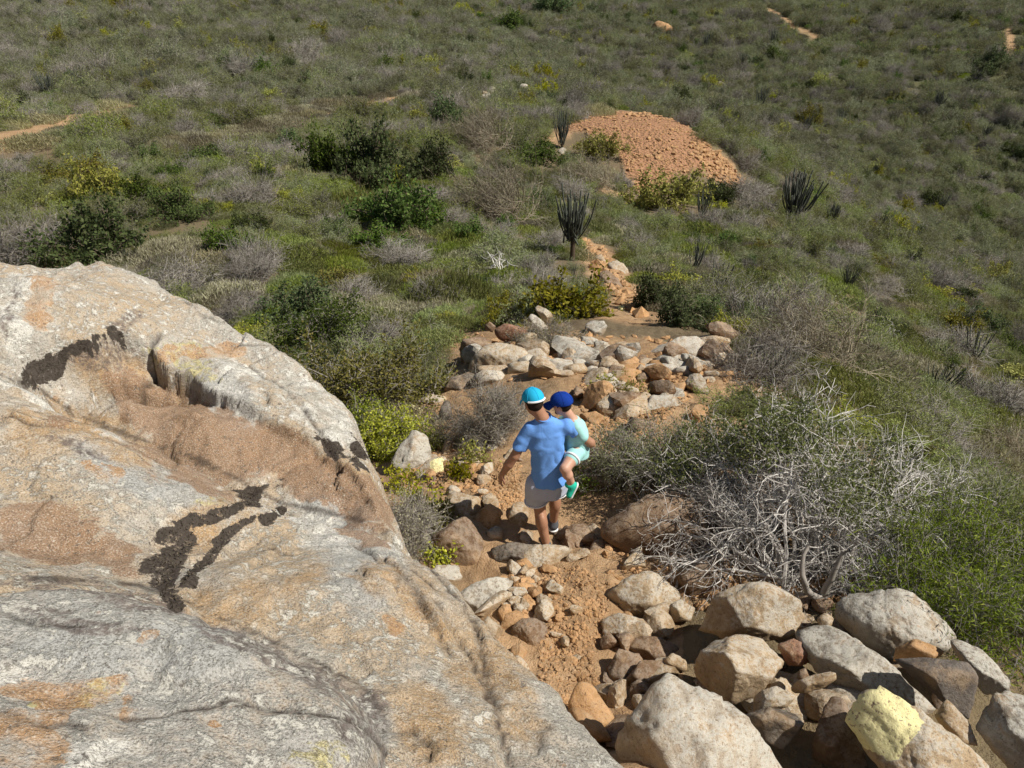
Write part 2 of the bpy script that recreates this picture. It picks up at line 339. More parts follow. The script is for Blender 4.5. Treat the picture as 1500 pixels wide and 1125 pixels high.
    seam = {'back_slab': [(0,549),(60,573),(135,616),(200,643),(265,663),(330,692),(410,736),(480,751),(530,762)], 'middle_slab': [(0,846),(100,848),(200,857),(270,880),(330,909),(400,939),(480,978),(540,1012),(566,1058)]}.get(name)
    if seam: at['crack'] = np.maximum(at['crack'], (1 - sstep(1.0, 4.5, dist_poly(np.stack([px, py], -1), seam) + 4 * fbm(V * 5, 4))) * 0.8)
    ni, nj = X.shape; idx = np.arange(ni * nj).reshape(ni, nj)
    Fq = np.stack([idx[:-1, :-1], idx[1:, :-1], idx[1:, 1:], idx[:-1, 1:]], -1)
    kf = keep[:-1, :-1] | keep[1:, :-1] | keep[1:, 1:] | keep[:-1, 1:]
    Fq = Fq[kf]; used = np.unique(Fq); rem = np.full(ni * nj, -1); rem[used] = np.arange(len(used))
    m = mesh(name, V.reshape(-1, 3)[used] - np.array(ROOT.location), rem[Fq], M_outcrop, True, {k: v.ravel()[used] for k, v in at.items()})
    o = obj(name, m, ROOT)
    if label: o['label'] = label
    return V, f
OWN = ['front_slab', 'front_slab', 'back_slab', 'back_slab', 'back_slab', 'middle_slab', 'middle_slab', 'middle_slab', 'middle_slab', 'middle_slab', 'middle_slab', 'middle_slab', 'back_slab', 'middle_slab', 'back_slab', 'front_slab', 'back_slab', 'middle_slab']

t = NT('outcrop_stone'); pos = t.geo('Position'); R_ = {k: t.attr(k) for k in ('brown', 'tan', 'orange', 'grey', 'white', 'yellow', 'black', 'dark')}
na = t.noise(pos, 1.6, 6, 0.6, 0.4); nb = t.noise(pos, 7.0, 8, 0.68, 0.3); nc = t.noise(pos, 38.0, 6, 0.7); nd = t.noise(pos, 160.0, 3, 0.6); ne = t.noise(pos, 17.0, 7, 0.72, 0.6)
brk = t.math('ADD', t.math('MULTIPLY', t.math('SUBTRACT', ne, 0.5), 1.5), t.math('MULTIPLY', t.math('SUBTRACT', nc, 0.5), 0.9))
SH = {'brown': (0.42, 0.62), 'tan': (0.2, 0.9), 'orange': (0.45, 0.62), 'grey': (0.2, 0.8), 'white': (0.4, 0.7), 'yellow': (0.45, 0.75), 'black': (0.42, 0.56), 'dark': (0.35, 0.8)}
A_ = {k: t.step(t.math('ADD', v, t.math('MULTIPLY', brk, 0.5 if k in ('brown',) else 0.85)), *SH[k]) for k, v in R_.items()}
base = t.mix(t.step(na, 0.38, 0.64), (0.45, 0.34, 0.22), (0.44, 0.40, 0.335))
base = t.mix(t.math('MULTIPLY', A_['grey'], 0.8), base, (0.41, 0.41, 0.385))
base = t.mix(t.math('MULTIPLY', A_['tan'], t.step(nb, 0.25, 0.6)), base, (0.43, 0.285, 0.15))
rust = t.math('MULTIPLY', t.step(nb, 0.60, 0.70), t.step(na, 0.42, 0.6)); base = t.mix(t.math('MULTIPLY', rust, 0.7), base, (0.42, 0.21, 0.085))
# crusty pale lichen everywhere the stone is not bare
crust = t.step(t.math('ADD', t.math('MULTIPLY', ne, 0.6), t.math('MULTIPLY', nc, 0.4)), 0.50, 0.56)
bare = t.math('MAXIMUM', A_['brown'], t.math('MAXIMUM', t.math('MULTIPLY', A_['tan'], 0.6), A_['orange']))
lic = t.math('MULTIPLY', crust, t.math('SUBTRACT', 1.0, t.math('MULTIPLY', bare, 0.92), clamp=True))
base = t.mix(t.math('MULTIPLY', lic, 0.75), base, t.mix(t.noise(pos, 3.0, 4), (0.52, 0.50, 0.425), (0.64, 0.605, 0.52)))
base = t.mix(t.math('MULTIPLY', A_['white'], t.step(nb, 0.40, 0.58)), base, (0.68, 0.65, 0.575))
base = t.mix(t.math('MULTIPLY', A_['yellow'], t.step(ne, 0.44, 0.58)), base, (0.58, 0.51, 0.26))
base = t.mix(t.math('MULTIPLY', A_['brown'], t.math('ADD', 0.55, t.math('MULTIPLY', nb, 0.6), clamp=True)), base, t.mix(nb, (0.21, 0.125, 0.072), (0.36, 0.225, 0.13)))
base = t.mix(t.math('MULTIPLY', A_['orange'], t.math('MULTIPLY', t.step(nb, 0.36, 0.56), 0.85)), base, t.mix(nc, (0.33, 0.175, 0.075), (0.47, 0.28, 0.13)))
spots = t.step(t.voro(pos, 31.0), 0.20, 0.12); base = t.mix(t.math('MULTIPLY', t.math('MULTIPLY', spots, t.step(na, 0.5, 0.62)), 0.7), base, (0.62, 0.60, 0.50))
# dark speckle: pits and black lichen
pit = t.math('MULTIPLY', t.step(nc, 0.45, 0.36), t.step(nb, 0.36, 0.55)); base = t.mix(t.math('MULTIPLY', pit, 0.75), base, (0.10, 0.085, 0.07))
base = t.mix(t.math('MULTIPLY', t.step(nd, 0.47, 0.36), 0.6), base, (0.10, 0.085, 0.07)); base = t.mix(t.math('MULTIPLY', t.step(nd, 0.54, 0.66), 0.45), base, (0.66, 0.64, 0.57))
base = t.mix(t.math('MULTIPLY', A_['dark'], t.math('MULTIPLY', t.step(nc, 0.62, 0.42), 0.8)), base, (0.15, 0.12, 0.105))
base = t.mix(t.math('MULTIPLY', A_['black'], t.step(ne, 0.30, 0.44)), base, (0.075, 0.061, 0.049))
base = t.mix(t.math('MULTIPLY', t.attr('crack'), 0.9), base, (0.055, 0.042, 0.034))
hh = t.math('ADD', t.math('MULTIPLY', ne, 0.5), t.math('MULTIPLY', nc, 0.35)); hh = t.math('ADD', hh, t.math('MULTIPLY', nd, 0.15))
b1 = t.bump(t.math('ADD', hh, t.math('MULTIPLY', lic, 0.08)), 1.0, 0.032)
M_outcrop = t.done(t.princ(base, 0.92, b1, 0.15))

# back slab (upper), middle slab, front slab, smooth brown hump
back_rim = [XY(590,800,4.1),XY(556,720,4.45),XY(530,640,5.0),XY(505,585,5.4),XY(470,545,5.65),XY(420,508,5.9),XY(350,477,6.15),XY(270,428,6.45),XY(215,388,6.7),XY(165,374,6.85),XY(110,380,6.85),XY(60,386,6.75),XY(30,386,6.75),XY(10,372,6.75),
            XY(-40,350,6.8),(-6.2,5.6),(-6.2,2.6),(-3.4,2.4),(-1.1,2.6)]
Vb, fb = slab('back_slab', [(590,795,4.1),(556,722,4.45),(530,642,5.0),(505,587,5.4),(470,547,5.65),(420,510,5.9),(350,480,6.15),(270,432,6.45),(165,380,6.85),(30,390,6.75),(-60,350,6.9),(-150,380,6.6),
   (400,560,5.55),(300,500,5.85),(220,470,5.95),(240,560,5.45),(330,610,5.0),(450,640,4.85),(450,700,4.62),(120,440,6.1),(20,430,6.2),(20,500,5.45),(110,490,5.65),(200,575,5.1),(180,540,5.2),(120,555,5.2),(150,610,4.95),(280,690,4.72),(420,745,4.5),(500,770,4.3),(0,560,5.1),(-150,560,4.9)],
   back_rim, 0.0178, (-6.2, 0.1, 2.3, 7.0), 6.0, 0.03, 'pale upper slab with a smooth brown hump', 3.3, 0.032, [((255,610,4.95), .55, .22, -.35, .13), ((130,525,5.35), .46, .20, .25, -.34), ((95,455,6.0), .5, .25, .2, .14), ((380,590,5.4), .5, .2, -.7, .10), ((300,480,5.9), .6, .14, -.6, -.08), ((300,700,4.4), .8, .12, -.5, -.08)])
mid_rim = [XY(590,797,3.85),XY(530,768,3.95),XY(480,757,4.0),XY(410,742,4.02),XY(330,698,4.1),XY(265,668,4.15),XY(200,648,4.2),XY(135,622,4.25),XY(60,578,4.35),XY(0,553,4.42),XY(-60,530,4.5),(-5.0,3.3),(-5.0,1.2),(-1.5,0.3),(0.7,0.4),(0.85,0.85),XY(1000,1165,2.55),XY(945,1128,2.68),XY(870,1052,2.92),XY(800,988,3.12),XY(730,915,3.36),XY(650,845,3.63)]
Vm, fm = slab('middle_slab', [(590,800,3.85),(480,760,4.0),(410,745,4.02),(330,700,4.1),(265,670,4.15),(135,625,4.25),(0,556,4.42),(-100,540,4.5),(300,780,3.68),(150,720,3.8),(0,700,3.75),(0,800,3.25),(150,840,3.12),(240,900,2.98),(400,870,3.22),(380,960,2.85),(520,990,2.78),(590,1080,2.52),(560,880,3.28),(700,1060,2.72),(660,960,3.05),(820,1090,2.75),(945,1128,2.68),(870,1052,2.92),(800,988,3.12),(730,915,3.36),(650,845,3.63),(640,1200,2.3),(900,1200,2.5),(-150,800,3.2),(290,820,3.5),(250,770,3.66),(330,750,3.84)],
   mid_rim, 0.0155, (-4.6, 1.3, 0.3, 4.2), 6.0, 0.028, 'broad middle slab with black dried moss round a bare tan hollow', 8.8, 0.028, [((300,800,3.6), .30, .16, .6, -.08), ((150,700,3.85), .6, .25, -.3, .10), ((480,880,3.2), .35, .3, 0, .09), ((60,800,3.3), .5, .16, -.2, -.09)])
front_rim = [(-3.2,1.3),XY(-60,848,2.72),XY(0,850,2.7),XY(100,852,2.68),XY(200,862,2.64),XY(270,885,2.6),XY(330,915,2.54),XY(400,945,2.48),XY(480,985,2.4),XY(540,1020,2.34),XY(562,1060,2.26),XY(560,1125,2.14),XY(545,1200,2.03),(-0.28,0.6),(-0.3,-0.3),(-3.2,-0.3)]
Vf, ff = slab('front_slab', [(-100,850,2.72),(0,853,2.7),(100,855,2.68),(200,865,2.64),(330,918,2.54),(480,988,2.4),(560,1060,2.26),(558,1125,2.14),(0,950,2.36),(0,1050,2.1),(0,1125,1.96),(200,960,2.34),(200,1125,1.98),(350,1050,2.15),(400,1125,2.03),(500,1060,2.2),(200,1250,1.78),(450,1250,1.85)],
   front_rim, 0.0105, (-2.9, -0.1, -0.1, 2.4), 6.0, 0.035, 'front slab with grey lichen, orange stains and a long crack', 5.1, 0.017, [((100,1010,2.2), .35, .12, .2, -.04), ((350,980,2.35), .4, .15, -.4, .05)])
# ------------------------------------------------------------------ boulders and stones
t = NT('boulder_stone'); loc = t.coord('Object'); pos = t.geo('Position'); oi = t.n('ShaderNodeObjectInfo'); tint = oi.outputs['Color']; wear = oi.outputs['Alpha']
na = t.noise(pos, 2.7, 6, 0.62, 0.3); nb = t.noise(pos, 11.0, 7, 0.68, 0.3); nc = t.noise(pos, 48.0, 5, 0.7); nd = t.noise(pos, 150.0, 2, 0.6)
var = t.ramp(t.math('ADD', t.math('MULTIPLY', na, 0.55), t.math('MULTIPLY', nb, 0.45)), [(0.32, (0.42, 0.38, 0.34)), (0.5, (0.95, 0.92, 0.88)), (0.66, (1.3, 1.2, 1.05))])
base = t.mix(1.0, tint, var, 'MULTIPLY')
base = t.mix(t.math('MULTIPLY', t.step(t.noise(pos, 4.3, 6, 0.65), 0.50, 0.66), 0.55), base, (0.40, 0.275, 0.16))
nz = t.n('ShaderNodeSeparateXYZ'); t.put(nz.inputs[0], t.geo('Normal'))
up = t.step(t.math('ADD', nz.outputs[2], t.math('MULTIPLY', t.math('SUBTRACT', nb, 0.5), 1.6)), 0.15, 0.75)
lic = t.math('MULTIPLY', t.math('MULTIPLY', up, wear), t.step(t.math('ADD', t.math('MULTIPLY', nb, 0.55), t.math('MULTIPLY', nc, 0.45)), 0.44, 0.55))
base = t.mix(t.math('MULTIPLY', lic, 0.85), base, t.mix(na, (0.38, 0.365, 0.32), (0.58, 0.55, 0.47)))
base = t.mix(t.math('MULTIPLY', t.step(nb, 0.61, 0.70), 0.55), base, (0.36, 0.19, 0.085))
base = t.mix(t.math('MULTIPLY', t.step(nc, 0.43, 0.33), 0.65), base, (0.07, 0.055, 0.045))
base = t.mix(t.math('MULTIPLY', t.step(nd, 0.42, 0.34), 0.4), base, (0.10, 0.08, 0.065))
ye = t.attr('yellow'); base = t.mix(t.math('MULTIPLY', t.step(ye, 0.35, 0.6), t.step(t.math('ADD', nc, t.math('MULTIPLY', t.math('SUBTRACT', nb, 0.5), 0.5)), 0.34, 0.46)), base, t.mix(nb, (0.66, 0.58, 0.27), (0.82, 0.755, 0.42)))
h = t.math('ADD', t.math('MULTIPLY', nb, 0.55), t.math('MULTIPLY', nc, 0.3)); h = t.math('ADD', h, t.math('MULTIPLY', nd, 0.1))
M_rock = t.done(t.princ(base, 0.92, t.bump(h, 0.9, 0.03), 0.15))
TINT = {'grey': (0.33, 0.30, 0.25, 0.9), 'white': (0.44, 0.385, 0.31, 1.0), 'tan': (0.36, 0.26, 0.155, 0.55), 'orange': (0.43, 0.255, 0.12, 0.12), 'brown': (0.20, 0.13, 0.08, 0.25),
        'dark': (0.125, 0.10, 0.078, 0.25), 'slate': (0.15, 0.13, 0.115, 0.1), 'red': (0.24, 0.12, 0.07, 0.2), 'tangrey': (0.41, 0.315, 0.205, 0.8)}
def poly_rock(name, label, poly, s, kind, seed=1, sub=4, p=34, tilt=(16, 50), front=0.43, deep=0.95, rough=0.085, yellow=None, cat='boulder', group=None, facets=None):
    rs = np.random.RandomState(seed); Q = [P(x, y, s) for x, y in poly]
    a = 0; c2 = np.zeros(2); pp = poly                                                   # area centroid of the outline
    for (x0, y0), (x1, y1) in zip(pp, pp[1:] + pp[:1]):
        k = x0 * y1 - x1 * y0; a += k; c2 += k * np.array([x0 + x1, y0 + y1])
    c2 = c2 / (3 * a); rad = np.mean([math.hypot(x - c2[0], y - c2[1]) for x, y in poly]) * s / FPX; hs = float(np.linalg.norm(hit(*c2))); s = min(s, hs - 0.35 * rad) if c2[1] > 815 else (hs - 0.35 * rad * hs / s if s > 15 or s < 10.8 else min(hs - 0.35 * rad, s + 0.5)); Q = [P(x, y, s) for x, y in poly]; C = P(c2[0], c2[1], s); v = C / np.linalg.norm(C); size = np.mean([np.linalg.norm(q - C) for q in Q])
    N = []; D = []
    for A_, B_ in zip(Q, Q[1:] + Q[:1]):
        n0 = np.cross(B_ - A_, v); n0 /= np.linalg.norm(n0) + 1e-9
        M_ = 0.5 * (A_ + B_) - C
        if n0 @ M_ < 0: n0 = -n0
        d0 = max(n0 @ M_, 0.18 * size)
        th = math.radians(rs.uniform(*tilt)); n1 = math.cos(th) * n0 - math.sin(th) * v; N.append(n1); D.append(math.cos(th) * d0)
        th = math.radians(rs.uniform(4, 22)); n2 = math.cos(th) * n0 + math.sin(th) * v; N.append(n2); D.append(math.cos(th) * d0)
    N.append(v); D.append(deep * size)
    up = np.array([0, 0, 1.0]); n = 0.55 * up - 0.45 * v + 0.25 * rs.normal(size=3); n /= np.linalg.norm(n); N.append(n); D.append(front * size * rs.uniform(0.8, 1.0))
    for _ in range(3):
        n = -v + 0.55 * rs.normal(size=3); n /= np.linalg.norm(n); N.append(n); D.append(front * size * rs.uniform(0.85, 1.25))
    for fn, fd in (facets or []):
        n = np.array(fn, float); n /= np.linalg.norm(n); N.append(n); D.append(fd * size)
    N = np.array(N); D = np.array(D); U, F = ICO[sub]
    inv = (np.maximum(U @ N.T, 0) / D[None]); r = 1.045 / (np.sum(inv ** p, axis=1) ** (1.0 / p))
    w = U * r[:, None]; q = (w + C) 
    k = 1.0 / size
    r = r * (1 + rough * (1.0 * fbm(q * k * 1.1 + seed, 4) + 0.45 * fbm(q * k * 3.5 + seed, 4, ridged=True)) + rough * 0.22 * fbm(q * k * 12, 3))
    for _ in range(2):                                                                   # joints in the stone
        n = rs.normal(size=3); n /= np.linalg.norm(n); dd = (U * r[:, None]) @ n / size - rs.uniform(-.35, .35) + 0.10 * fbm(q * k * 2 + seed, 3); r = r * (1 - 0.045 * np.exp(-(dd / .028) ** 2) - 0.05 * sstep(0, .05, dd) * rs.uniform(0, 1))
    w = U * r[:, None]; zmin = w[:, 2].min(); base = np.array([0, 0, zmin]); at = {}
    if yellow is not None:
        px, py = project(w + C); nz_ = fbm((w + C) * 9, 4) * 0.5 * size * FPX / s * 0.16
        at['yellow'] = sstep(-0.5, 0.5, poly_inside(px + nz_, py + nz_, yellow) * 1.0 - 0.25) if True else 0
    o = obj(name, mesh(name, w - base, F, M_rock, True, at)); o.location = C + base; o.color = TINT[kind]
    tag(o, label, cat, group); return o
def rest(poly, k=0.985):                                                                 # distance at which the outline's foot meets the ground
    x, y = max(poly, key=lambda q: q[1]); return float(np.linalg.norm(hit(x, y))) * k
ROCKS = [
 # pile on the right of the trail
 ('boulder','big pale lichen boulder with a sharp ridge down its middle, lowest in the pile',[(885,1083),(930,1030),(976,984),(1023,999),(1067,1029),(1125,1085),(1170,1140),(1150,1200),(920,1200)],4.75,'white',3,5,dict(facets=[((0.55,-0.55,0.62),0.42),((-0.75,-0.5,0.35),0.5)],tilt=(38,62))),
 ('boulder','tan angular boulder with a brown shaded side, left of the dark red-brown stone',[(1010,986),(1036,932),(1093,917),(1116,926),(1164,978),(1153,1004),(1110,1020),(1088,1045),(1045,1025)],5.35,'tangrey',5,5,dict(facets=[((0.3,-0.5,0.8),0.4),((-0.8,-0.5,0.1),0.42)])),
 ('boulder','flat-topped tan boulder with a dark hollow left side, under the dead branches',[(1002,925),(1036,878),(1080,856),(1127,856),(1173,882),(1171,910),(1145,945),(1080,940),(1023,945)],5.9,'tangrey',8,5,dict(facets=[((0.15,-0.7,0.6),0.42),((-0.8,-0.45,0.3),0.35)])),
 ('boulder','large rounded grey boulder with a crack, beside the green grass at the thorn bush',[(1218,893),(1240,871),(1318,861),(1357,876),(1392,912),(1406,942),(1387,960),(1301,972),(1265,946),(1235,925)],6.0,'grey',12,5,dict(p=11,facets=[((0.4,-0.3,0.85),0.5),((-0.5,-0.75,0.4),0.48)])),
 ('boulder','long grey slab sloping down behind the yellow-painted stone',[(1165,925),(1190,914),(1218,915),(1301,970),(1374,1034),(1360,1052),(1290,1035),(1215,1002),(1185,975)],5.55,'grey',15,5,dict(facets=[((0.2,-0.6,0.75),0.3)])),
 ('boulder','smooth dark slate-grey wedge of rock under the large rounded grey boulder',[(1303,964),(1360,962),(1422,969),(1436,995),(1427,1062),(1383,1036),(1327,984)],5.35,'slate',18,5,dict(rough=0.025,p=22,facets=[((-0.1,-0.85,0.5),0.25)])),
 ('boulder','grey lichen stone at the outer end of the pile, behind the slate-grey wedge',[(1389,947),(1400,937),(1435,949),(1483,999),(1476,1016),(1439,1020),(1418,985)],5.75,'grey',21,5,dict()),
 ('boulder','grey-brown boulder at the pile edge, next to the small tan leaning stone',[(1431,1068),(1457,1016),(1491,1006),(1540,1030),(1550,1120),(1490,1140)],5.0,'grey',24,5,dict(facets=[((0.5,-0.4,0.75),0.5),((-0.7,-0.6,0.3),0.5)])),
 ('boulder','boulder with a large pale yellow painted patch, in the pile right of the trail',[(1236,1060),(1262,1021),(1305,1007),(1357,1045),(1435,1090),(1464,1135),(1440,1180),(1320,1180),(1280,1116)],4.75,'tangrey',27,5,dict(yellow=[(1225,1060),(1255,1015),(1305,1000),(1330,1028),(1354,1060),(1330,1088),(1303,1114),(1257,1088)],facets=[((0.15,-0.6,0.75),0.42),((-0.6,-0.7,0.3),0.6)])),
 ('boulder','small tan stone leaning on the yellow-painted boulder',[(1366,1047),(1392,1025),(1407,1029),(1420,1060),(1459,1103),(1440,1120),(1392,1083)],5.0,'tan',30,4,dict()),
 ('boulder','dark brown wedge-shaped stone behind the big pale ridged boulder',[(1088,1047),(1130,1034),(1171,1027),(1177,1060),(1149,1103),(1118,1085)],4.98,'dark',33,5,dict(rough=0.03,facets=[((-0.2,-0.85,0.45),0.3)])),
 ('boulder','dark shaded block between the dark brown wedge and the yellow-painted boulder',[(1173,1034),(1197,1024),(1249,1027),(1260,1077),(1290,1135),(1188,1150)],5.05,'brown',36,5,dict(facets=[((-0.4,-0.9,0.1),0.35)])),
 ('stone','dark red-brown stone wedged between the tan angular boulder and the long grey slab',[(1138,945),(1162,935),(1195,952),(1197,968),(1180,977),(1155,975)],5.55,'red',39,4,dict(cat='stone')),
 ('stone','flat tan stone lying across the gap below the dark red-brown stone',[(1149,1005),(1185,990),(1223,983),(1224,995),(1201,1010),(1162,1019)],5.3,'tan',42,4,dict(cat='stone')),
 ('stone','low grey-tan stone below the flat tan stone',[(1098,1018),(1136,1005),(1165,1020),(1153,1036),(1104,1045)],5.2,'tangrey',45,4,dict(cat='stone')),
 ('stone','orange-brown stone tucked under the large rounded grey boulder',[(1312,948),(1340,936),(1387,950),(1388,966),(1310,968)],5.72,'orange',48,4,dict(cat='stone')),
 ('stone','small tan stone beside the thorn bush trunk, on top of the long grey slab',[(1196,906),(1210,896),(1222,905),(1216,920),(1200,918)],5.75,'tan',49,3,dict(cat='stone')),
 ('stone','small brown stone in the gap right of the tan angular boulder',[(1170,982),(1182,978),(1190,990),(1180,998),(1168,994)],5.4,'brown',50,3,dict(cat='stone')),
 ('boulder','tan stone with a pale top, below the round grey-topped boulder at the trail edge',[(880,908),(906,898),(945,906),(955,925),(924,942),(889,950)],6.35,'tangrey',51,5,dict(facets=[((0,-0.8,0.5),0.45)])),
 ('boulder','round grey-topped boulder at the right edge of the trail with branch shadows on it',[(876,897),(893,860),(928,838),(954,835),(985,858),(1000,876),(984,895),(937,912),(900,915)],6.7,'tangrey',54,5,dict(p=12,facets=[((0.2,-0.4,0.85),0.5),((-0.7,-0.7,0.1),0.5)])),
 ('stone','pale stone touching the round grey-topped boulder',[(973,893),(997,878),(1019,891),(1012,910),(980,912)],6.5,'tangrey',57,4,dict(cat='stone')),
 ('stone','brown stone leaning between the tan pale-topped stone and the flat-topped boulder',[(915,945),(937,929),(967,933),(995,947),(992,966),(954,970)],6.2,'brown',60,4,dict(cat='stone')),
 ('stone','squarish orange-brown stone standing at the trail edge',[(888,980),(906,949),(937,956),(943,970),(913,1008),(893,1000)],6.0,'brown',63,4,dict(cat='stone')),
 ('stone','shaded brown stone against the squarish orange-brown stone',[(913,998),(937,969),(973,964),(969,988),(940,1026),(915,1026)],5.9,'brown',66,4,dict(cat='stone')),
 ('stone','little tan stone tip above the big pale ridged boulder',[(968,968),(985,956),(1006,968),(1004,982),(975,984)],5.95,'tan',69,3,dict(cat='stone')),
 ('boulder','low grey boulder between the broad brown boulder and the round grey-topped boulder',[(900,828),(937,801),(958,806),(945,834),(915,842)],7.25,'tangrey',72,4,dict()),
 ('boulder','broad brown boulder striped by branch shadows under the thorn bush',[(872,792),(900,745),(965,714),(1025,726),(1055,765),(1045,835),(985,848),(945,825),(893,812)],7.55,'brown',75,5,dict(p=9,front=0.55,tilt=(35,65),facets=[((0,-0.3,0.95),0.42)])),
 ('boulder','brown mottled boulder under the thorn bush, right of the striped broad boulder',[(990,840),(1040,810),(1075,830),(1060,870),(1010,880)],7.0,'brown',76,4,dict()),
 # left of the trail
 ('boulder','long flat grey slab lying beside the heap of rubble',[(659,879),(691,855),(736,842),(757,850),(731,883),(706,912),(688,920)],6.9,'grey',78,5,dict(facets=[((0,-0.4,0.9),0.3)])),
 ('boulder','white lichen stone under the small yellow-green sprig',[(623,844),(642,827),(668,827),(678,847),(657,862),(640,860)],7.4,'white',81,4,dict()),
 ('stone','upright tan stone between the flat grey slab and the dark round boulder',[(700,926),(714,903),(737,922),(735,948),(723,957)],6.5,'tan',84,4,dict(cat='stone')),
 ('boulder','dark round boulder with a tan top beside the heap of rubble',[(744,928),(755,910),(782,903),(803,915),(799,948),(782,955),(751,944)],6.3,'brown',87,5,dict(p=10)),
 ('stone','orange-tan stone below the dark round boulder',[(748,949),(763,941),(778,953),(772,970),(751,967)],6.15,'orange',90,4,dict(cat='stone')),
 ('stone','pinkish stone pressed against the outcrop wall beside the trail',[(731,966),(759,960),(780,979),(784,998),(763,1003)],6.0,'tan',93,4,dict(cat='stone')),
 ('boulder','rounded orange boulder at the lower end of the trail',[(829,1034),(846,997),(869,1000),(886,1025),(906,1057),(880,1080),(848,1064)],5.4,'orange',96,5,dict(p=10,rough=0.035)),
 ('boulder','low orange boulder below the rounded orange boulder',[(812,1042),(842,1034),(880,1057),(900,1085),(850,1090)],5.25,'orange',99,4,dict(p=10)),
 ('boulder','tan stepping boulder right below the man in the blue shirt',[(757,815),(782,797),(827,801),(842,818),(815,837),(770,840)],7.3,'tangrey',102,5,dict(facets=[((0,-0.3,0.95),0.4)])),
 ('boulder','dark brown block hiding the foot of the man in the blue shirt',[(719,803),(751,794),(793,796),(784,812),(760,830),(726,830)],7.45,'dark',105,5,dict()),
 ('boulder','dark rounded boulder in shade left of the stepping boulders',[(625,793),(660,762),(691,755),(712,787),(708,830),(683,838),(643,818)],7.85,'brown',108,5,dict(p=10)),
 ('boulder','tan boulder sunk in the soil above the dark rounded boulder',[(646,736),(665,719),(699,728),(713,742),(701,763),(668,768)],8.3,'tan',111,4,dict()),
 ('boulder','orange-tan boulder beside the sandy patch left of the man',[(693,759),(717,736),(735,749),(731,774),(710,780)],8.1,'orange',114,4,dict()),
 ('boulder','rounded tan boulder with a dark left side at the left leg of the man',[(742,759),(751,738),(770,730),(778,753),(767,778),(745,774)],7.95,'tan',117,4,dict(p=10)),
 ('stone','small tan stone between the dark rounded boulder and the man',[(712,779),(725,767),(737,776),(735,793),(717,797)],7.8,'tan',120,3,dict(cat='stone')),
 ('boulder','brown block right of the legs of the man',[(829,774),(853,767),(878,776),(878,800),(840,805)],7.7,'brown',123,4,dict()),
 ('boulder','tall grey boulder with deep shade on its left side above the soil patch',[(572,682),(583,656),(603,632),(622,639),(630,654),(633,682),(622,712),(606,716),(588,712)],9.6,'grey',126,5,dict(facets=[((0.4,-0.5,0.7),0.5)])),
 ('boulder','boulder with a small bright yellow painted mark above the soil patch',[(608,693),(625,676),(645,670),(664,677),(664,697),(642,706),(617,715)],9.3,'tangrey',129,5,dict(yellow=[(629,691),(631,678),(645,670),(657,677),(650,690),(637,694)])),
 ('boulder','narrow dark upright stone left of the pale dry bush',[(643,608),(650,588),(660,586),(664,622),(648,624)],10.8,'dark',132,4,dict()),
 ('stone','flat stone painted all over in pale yellow among the green bushes',[(586,598),(603,592),(622,600),(618,609),(596,606)],11.4,'tan',135,3,dict(cat='stone',yellow=[(570,580),(640,580),(640,603),(600,612),(570,600)])),
 ('boulder','tan stone behind the flat yellow-painted stone',[(615,587),(631,577),(652,581),(655,592),(634,598)],11.7,'tangrey',138,4,dict()),
 ('stone','pointed tan stone standing left of the man above the sandy patch',[(724,647),(733,636),(743,648),(740,659),(728,657)],9.6,'tan',141,3,dict(cat='stone')),
 ('stone','smooth tan stone leaning beside the left shoulder of the man',[(731,677),(745,659),(760,650),(761,668),(745,681)],9.15,'tangrey',144,4,dict(cat='stone')),
 ('stone','flat pale stone left of the pointed tan stone',[(703,659),(716,650),(730,654),(724,663)],9.5,'white',147,3,dict(cat='stone')),
 # rocky crest
 ('boulder','big rounded orange-tan boulder on the crest with the pale dry bush in front',[(683,535),(695,515),(710,502),(737,496),(777,513),(790,530),(770,547),(730,552),(691,554)],12.5,'tangrey',150,5,dict(p=9)),
 ('boulder','dark upright block at the left end of the crest',[(672,510),(678,484),(703,486),(724,497),(713,512),(693,530),(674,545)],13.1,'brown',153,4,dict()),
 ('stone','small round stone sitting on the dark upright block of the crest',[(707,481),(717,471),(727,478),(721,487)],13.2,'brown',156,3,dict(cat='stone')),
 ('boulder','pinkish rubbly rock behind the big rounded boulder of the crest',[(723,485),(740,474),(767,482),(783,494),(763,506),(733,498)],13.5,'red',159,4,dict(rough=0.1)),
 ('boulder','grey split rock standing at the back of the crest',[(773,468),(780,459),(797,466),(804,485),(787,490)],14.2,'grey',162,4,dict()),
 ('boulder','slanting tan rock leaning on the grey split rock',[(782,450),(790,444),(807,459),(816,475),(802,479)],14.4,'tangrey',165,4,dict()),
 ('boulder','tall knobbly grey rock standing on the crest at the edge of the green slope',[(854,500),(856,473),(869,467),(884,467),(897,487),(882,495),(875,510),(860,512)],13.8,'grey',168,4,dict(rough=0.1)),
 ('boulder','crumbled grey stone at the foot of the tall knobbly grey rock',[(865,508),(873,497),(891,501),(894,514),(880,525),(869,521)],13.1,'grey',171,4,dict(rough=0.1)),
 ('boulder','tan block left of the tall knobbly grey rock',[(825,503),(840,492),(857,502),(848,516),(831,516)],13.3,'tan',174,4,dict()),
 ('stone','brown stone with a dark side left of the tan block on the crest',[(815,511),(827,506),(840,521),(827,525),(816,521)],13.0,'brown',177,3,dict(cat='stone')),
 ('stone','reddish stone in front of the tan block on the crest',[(840,515),(850,507),(870,522),(864,533),(849,530)],12.75,'red',180,3,dict(cat='stone')),
 ('boulder','grey-white slab right of the big rounded boulder on the crest',[(790,545),(800,531),(817,521),(841,526),(839,548),(805,556)],12.2,'white',183,4,dict()),
 ('boulder','grey-white slab split from its neighbour by a dark crack',[(840,527),(855,526),(870,543),(853,553),(839,549)],12.1,'white',186,4,dict()),
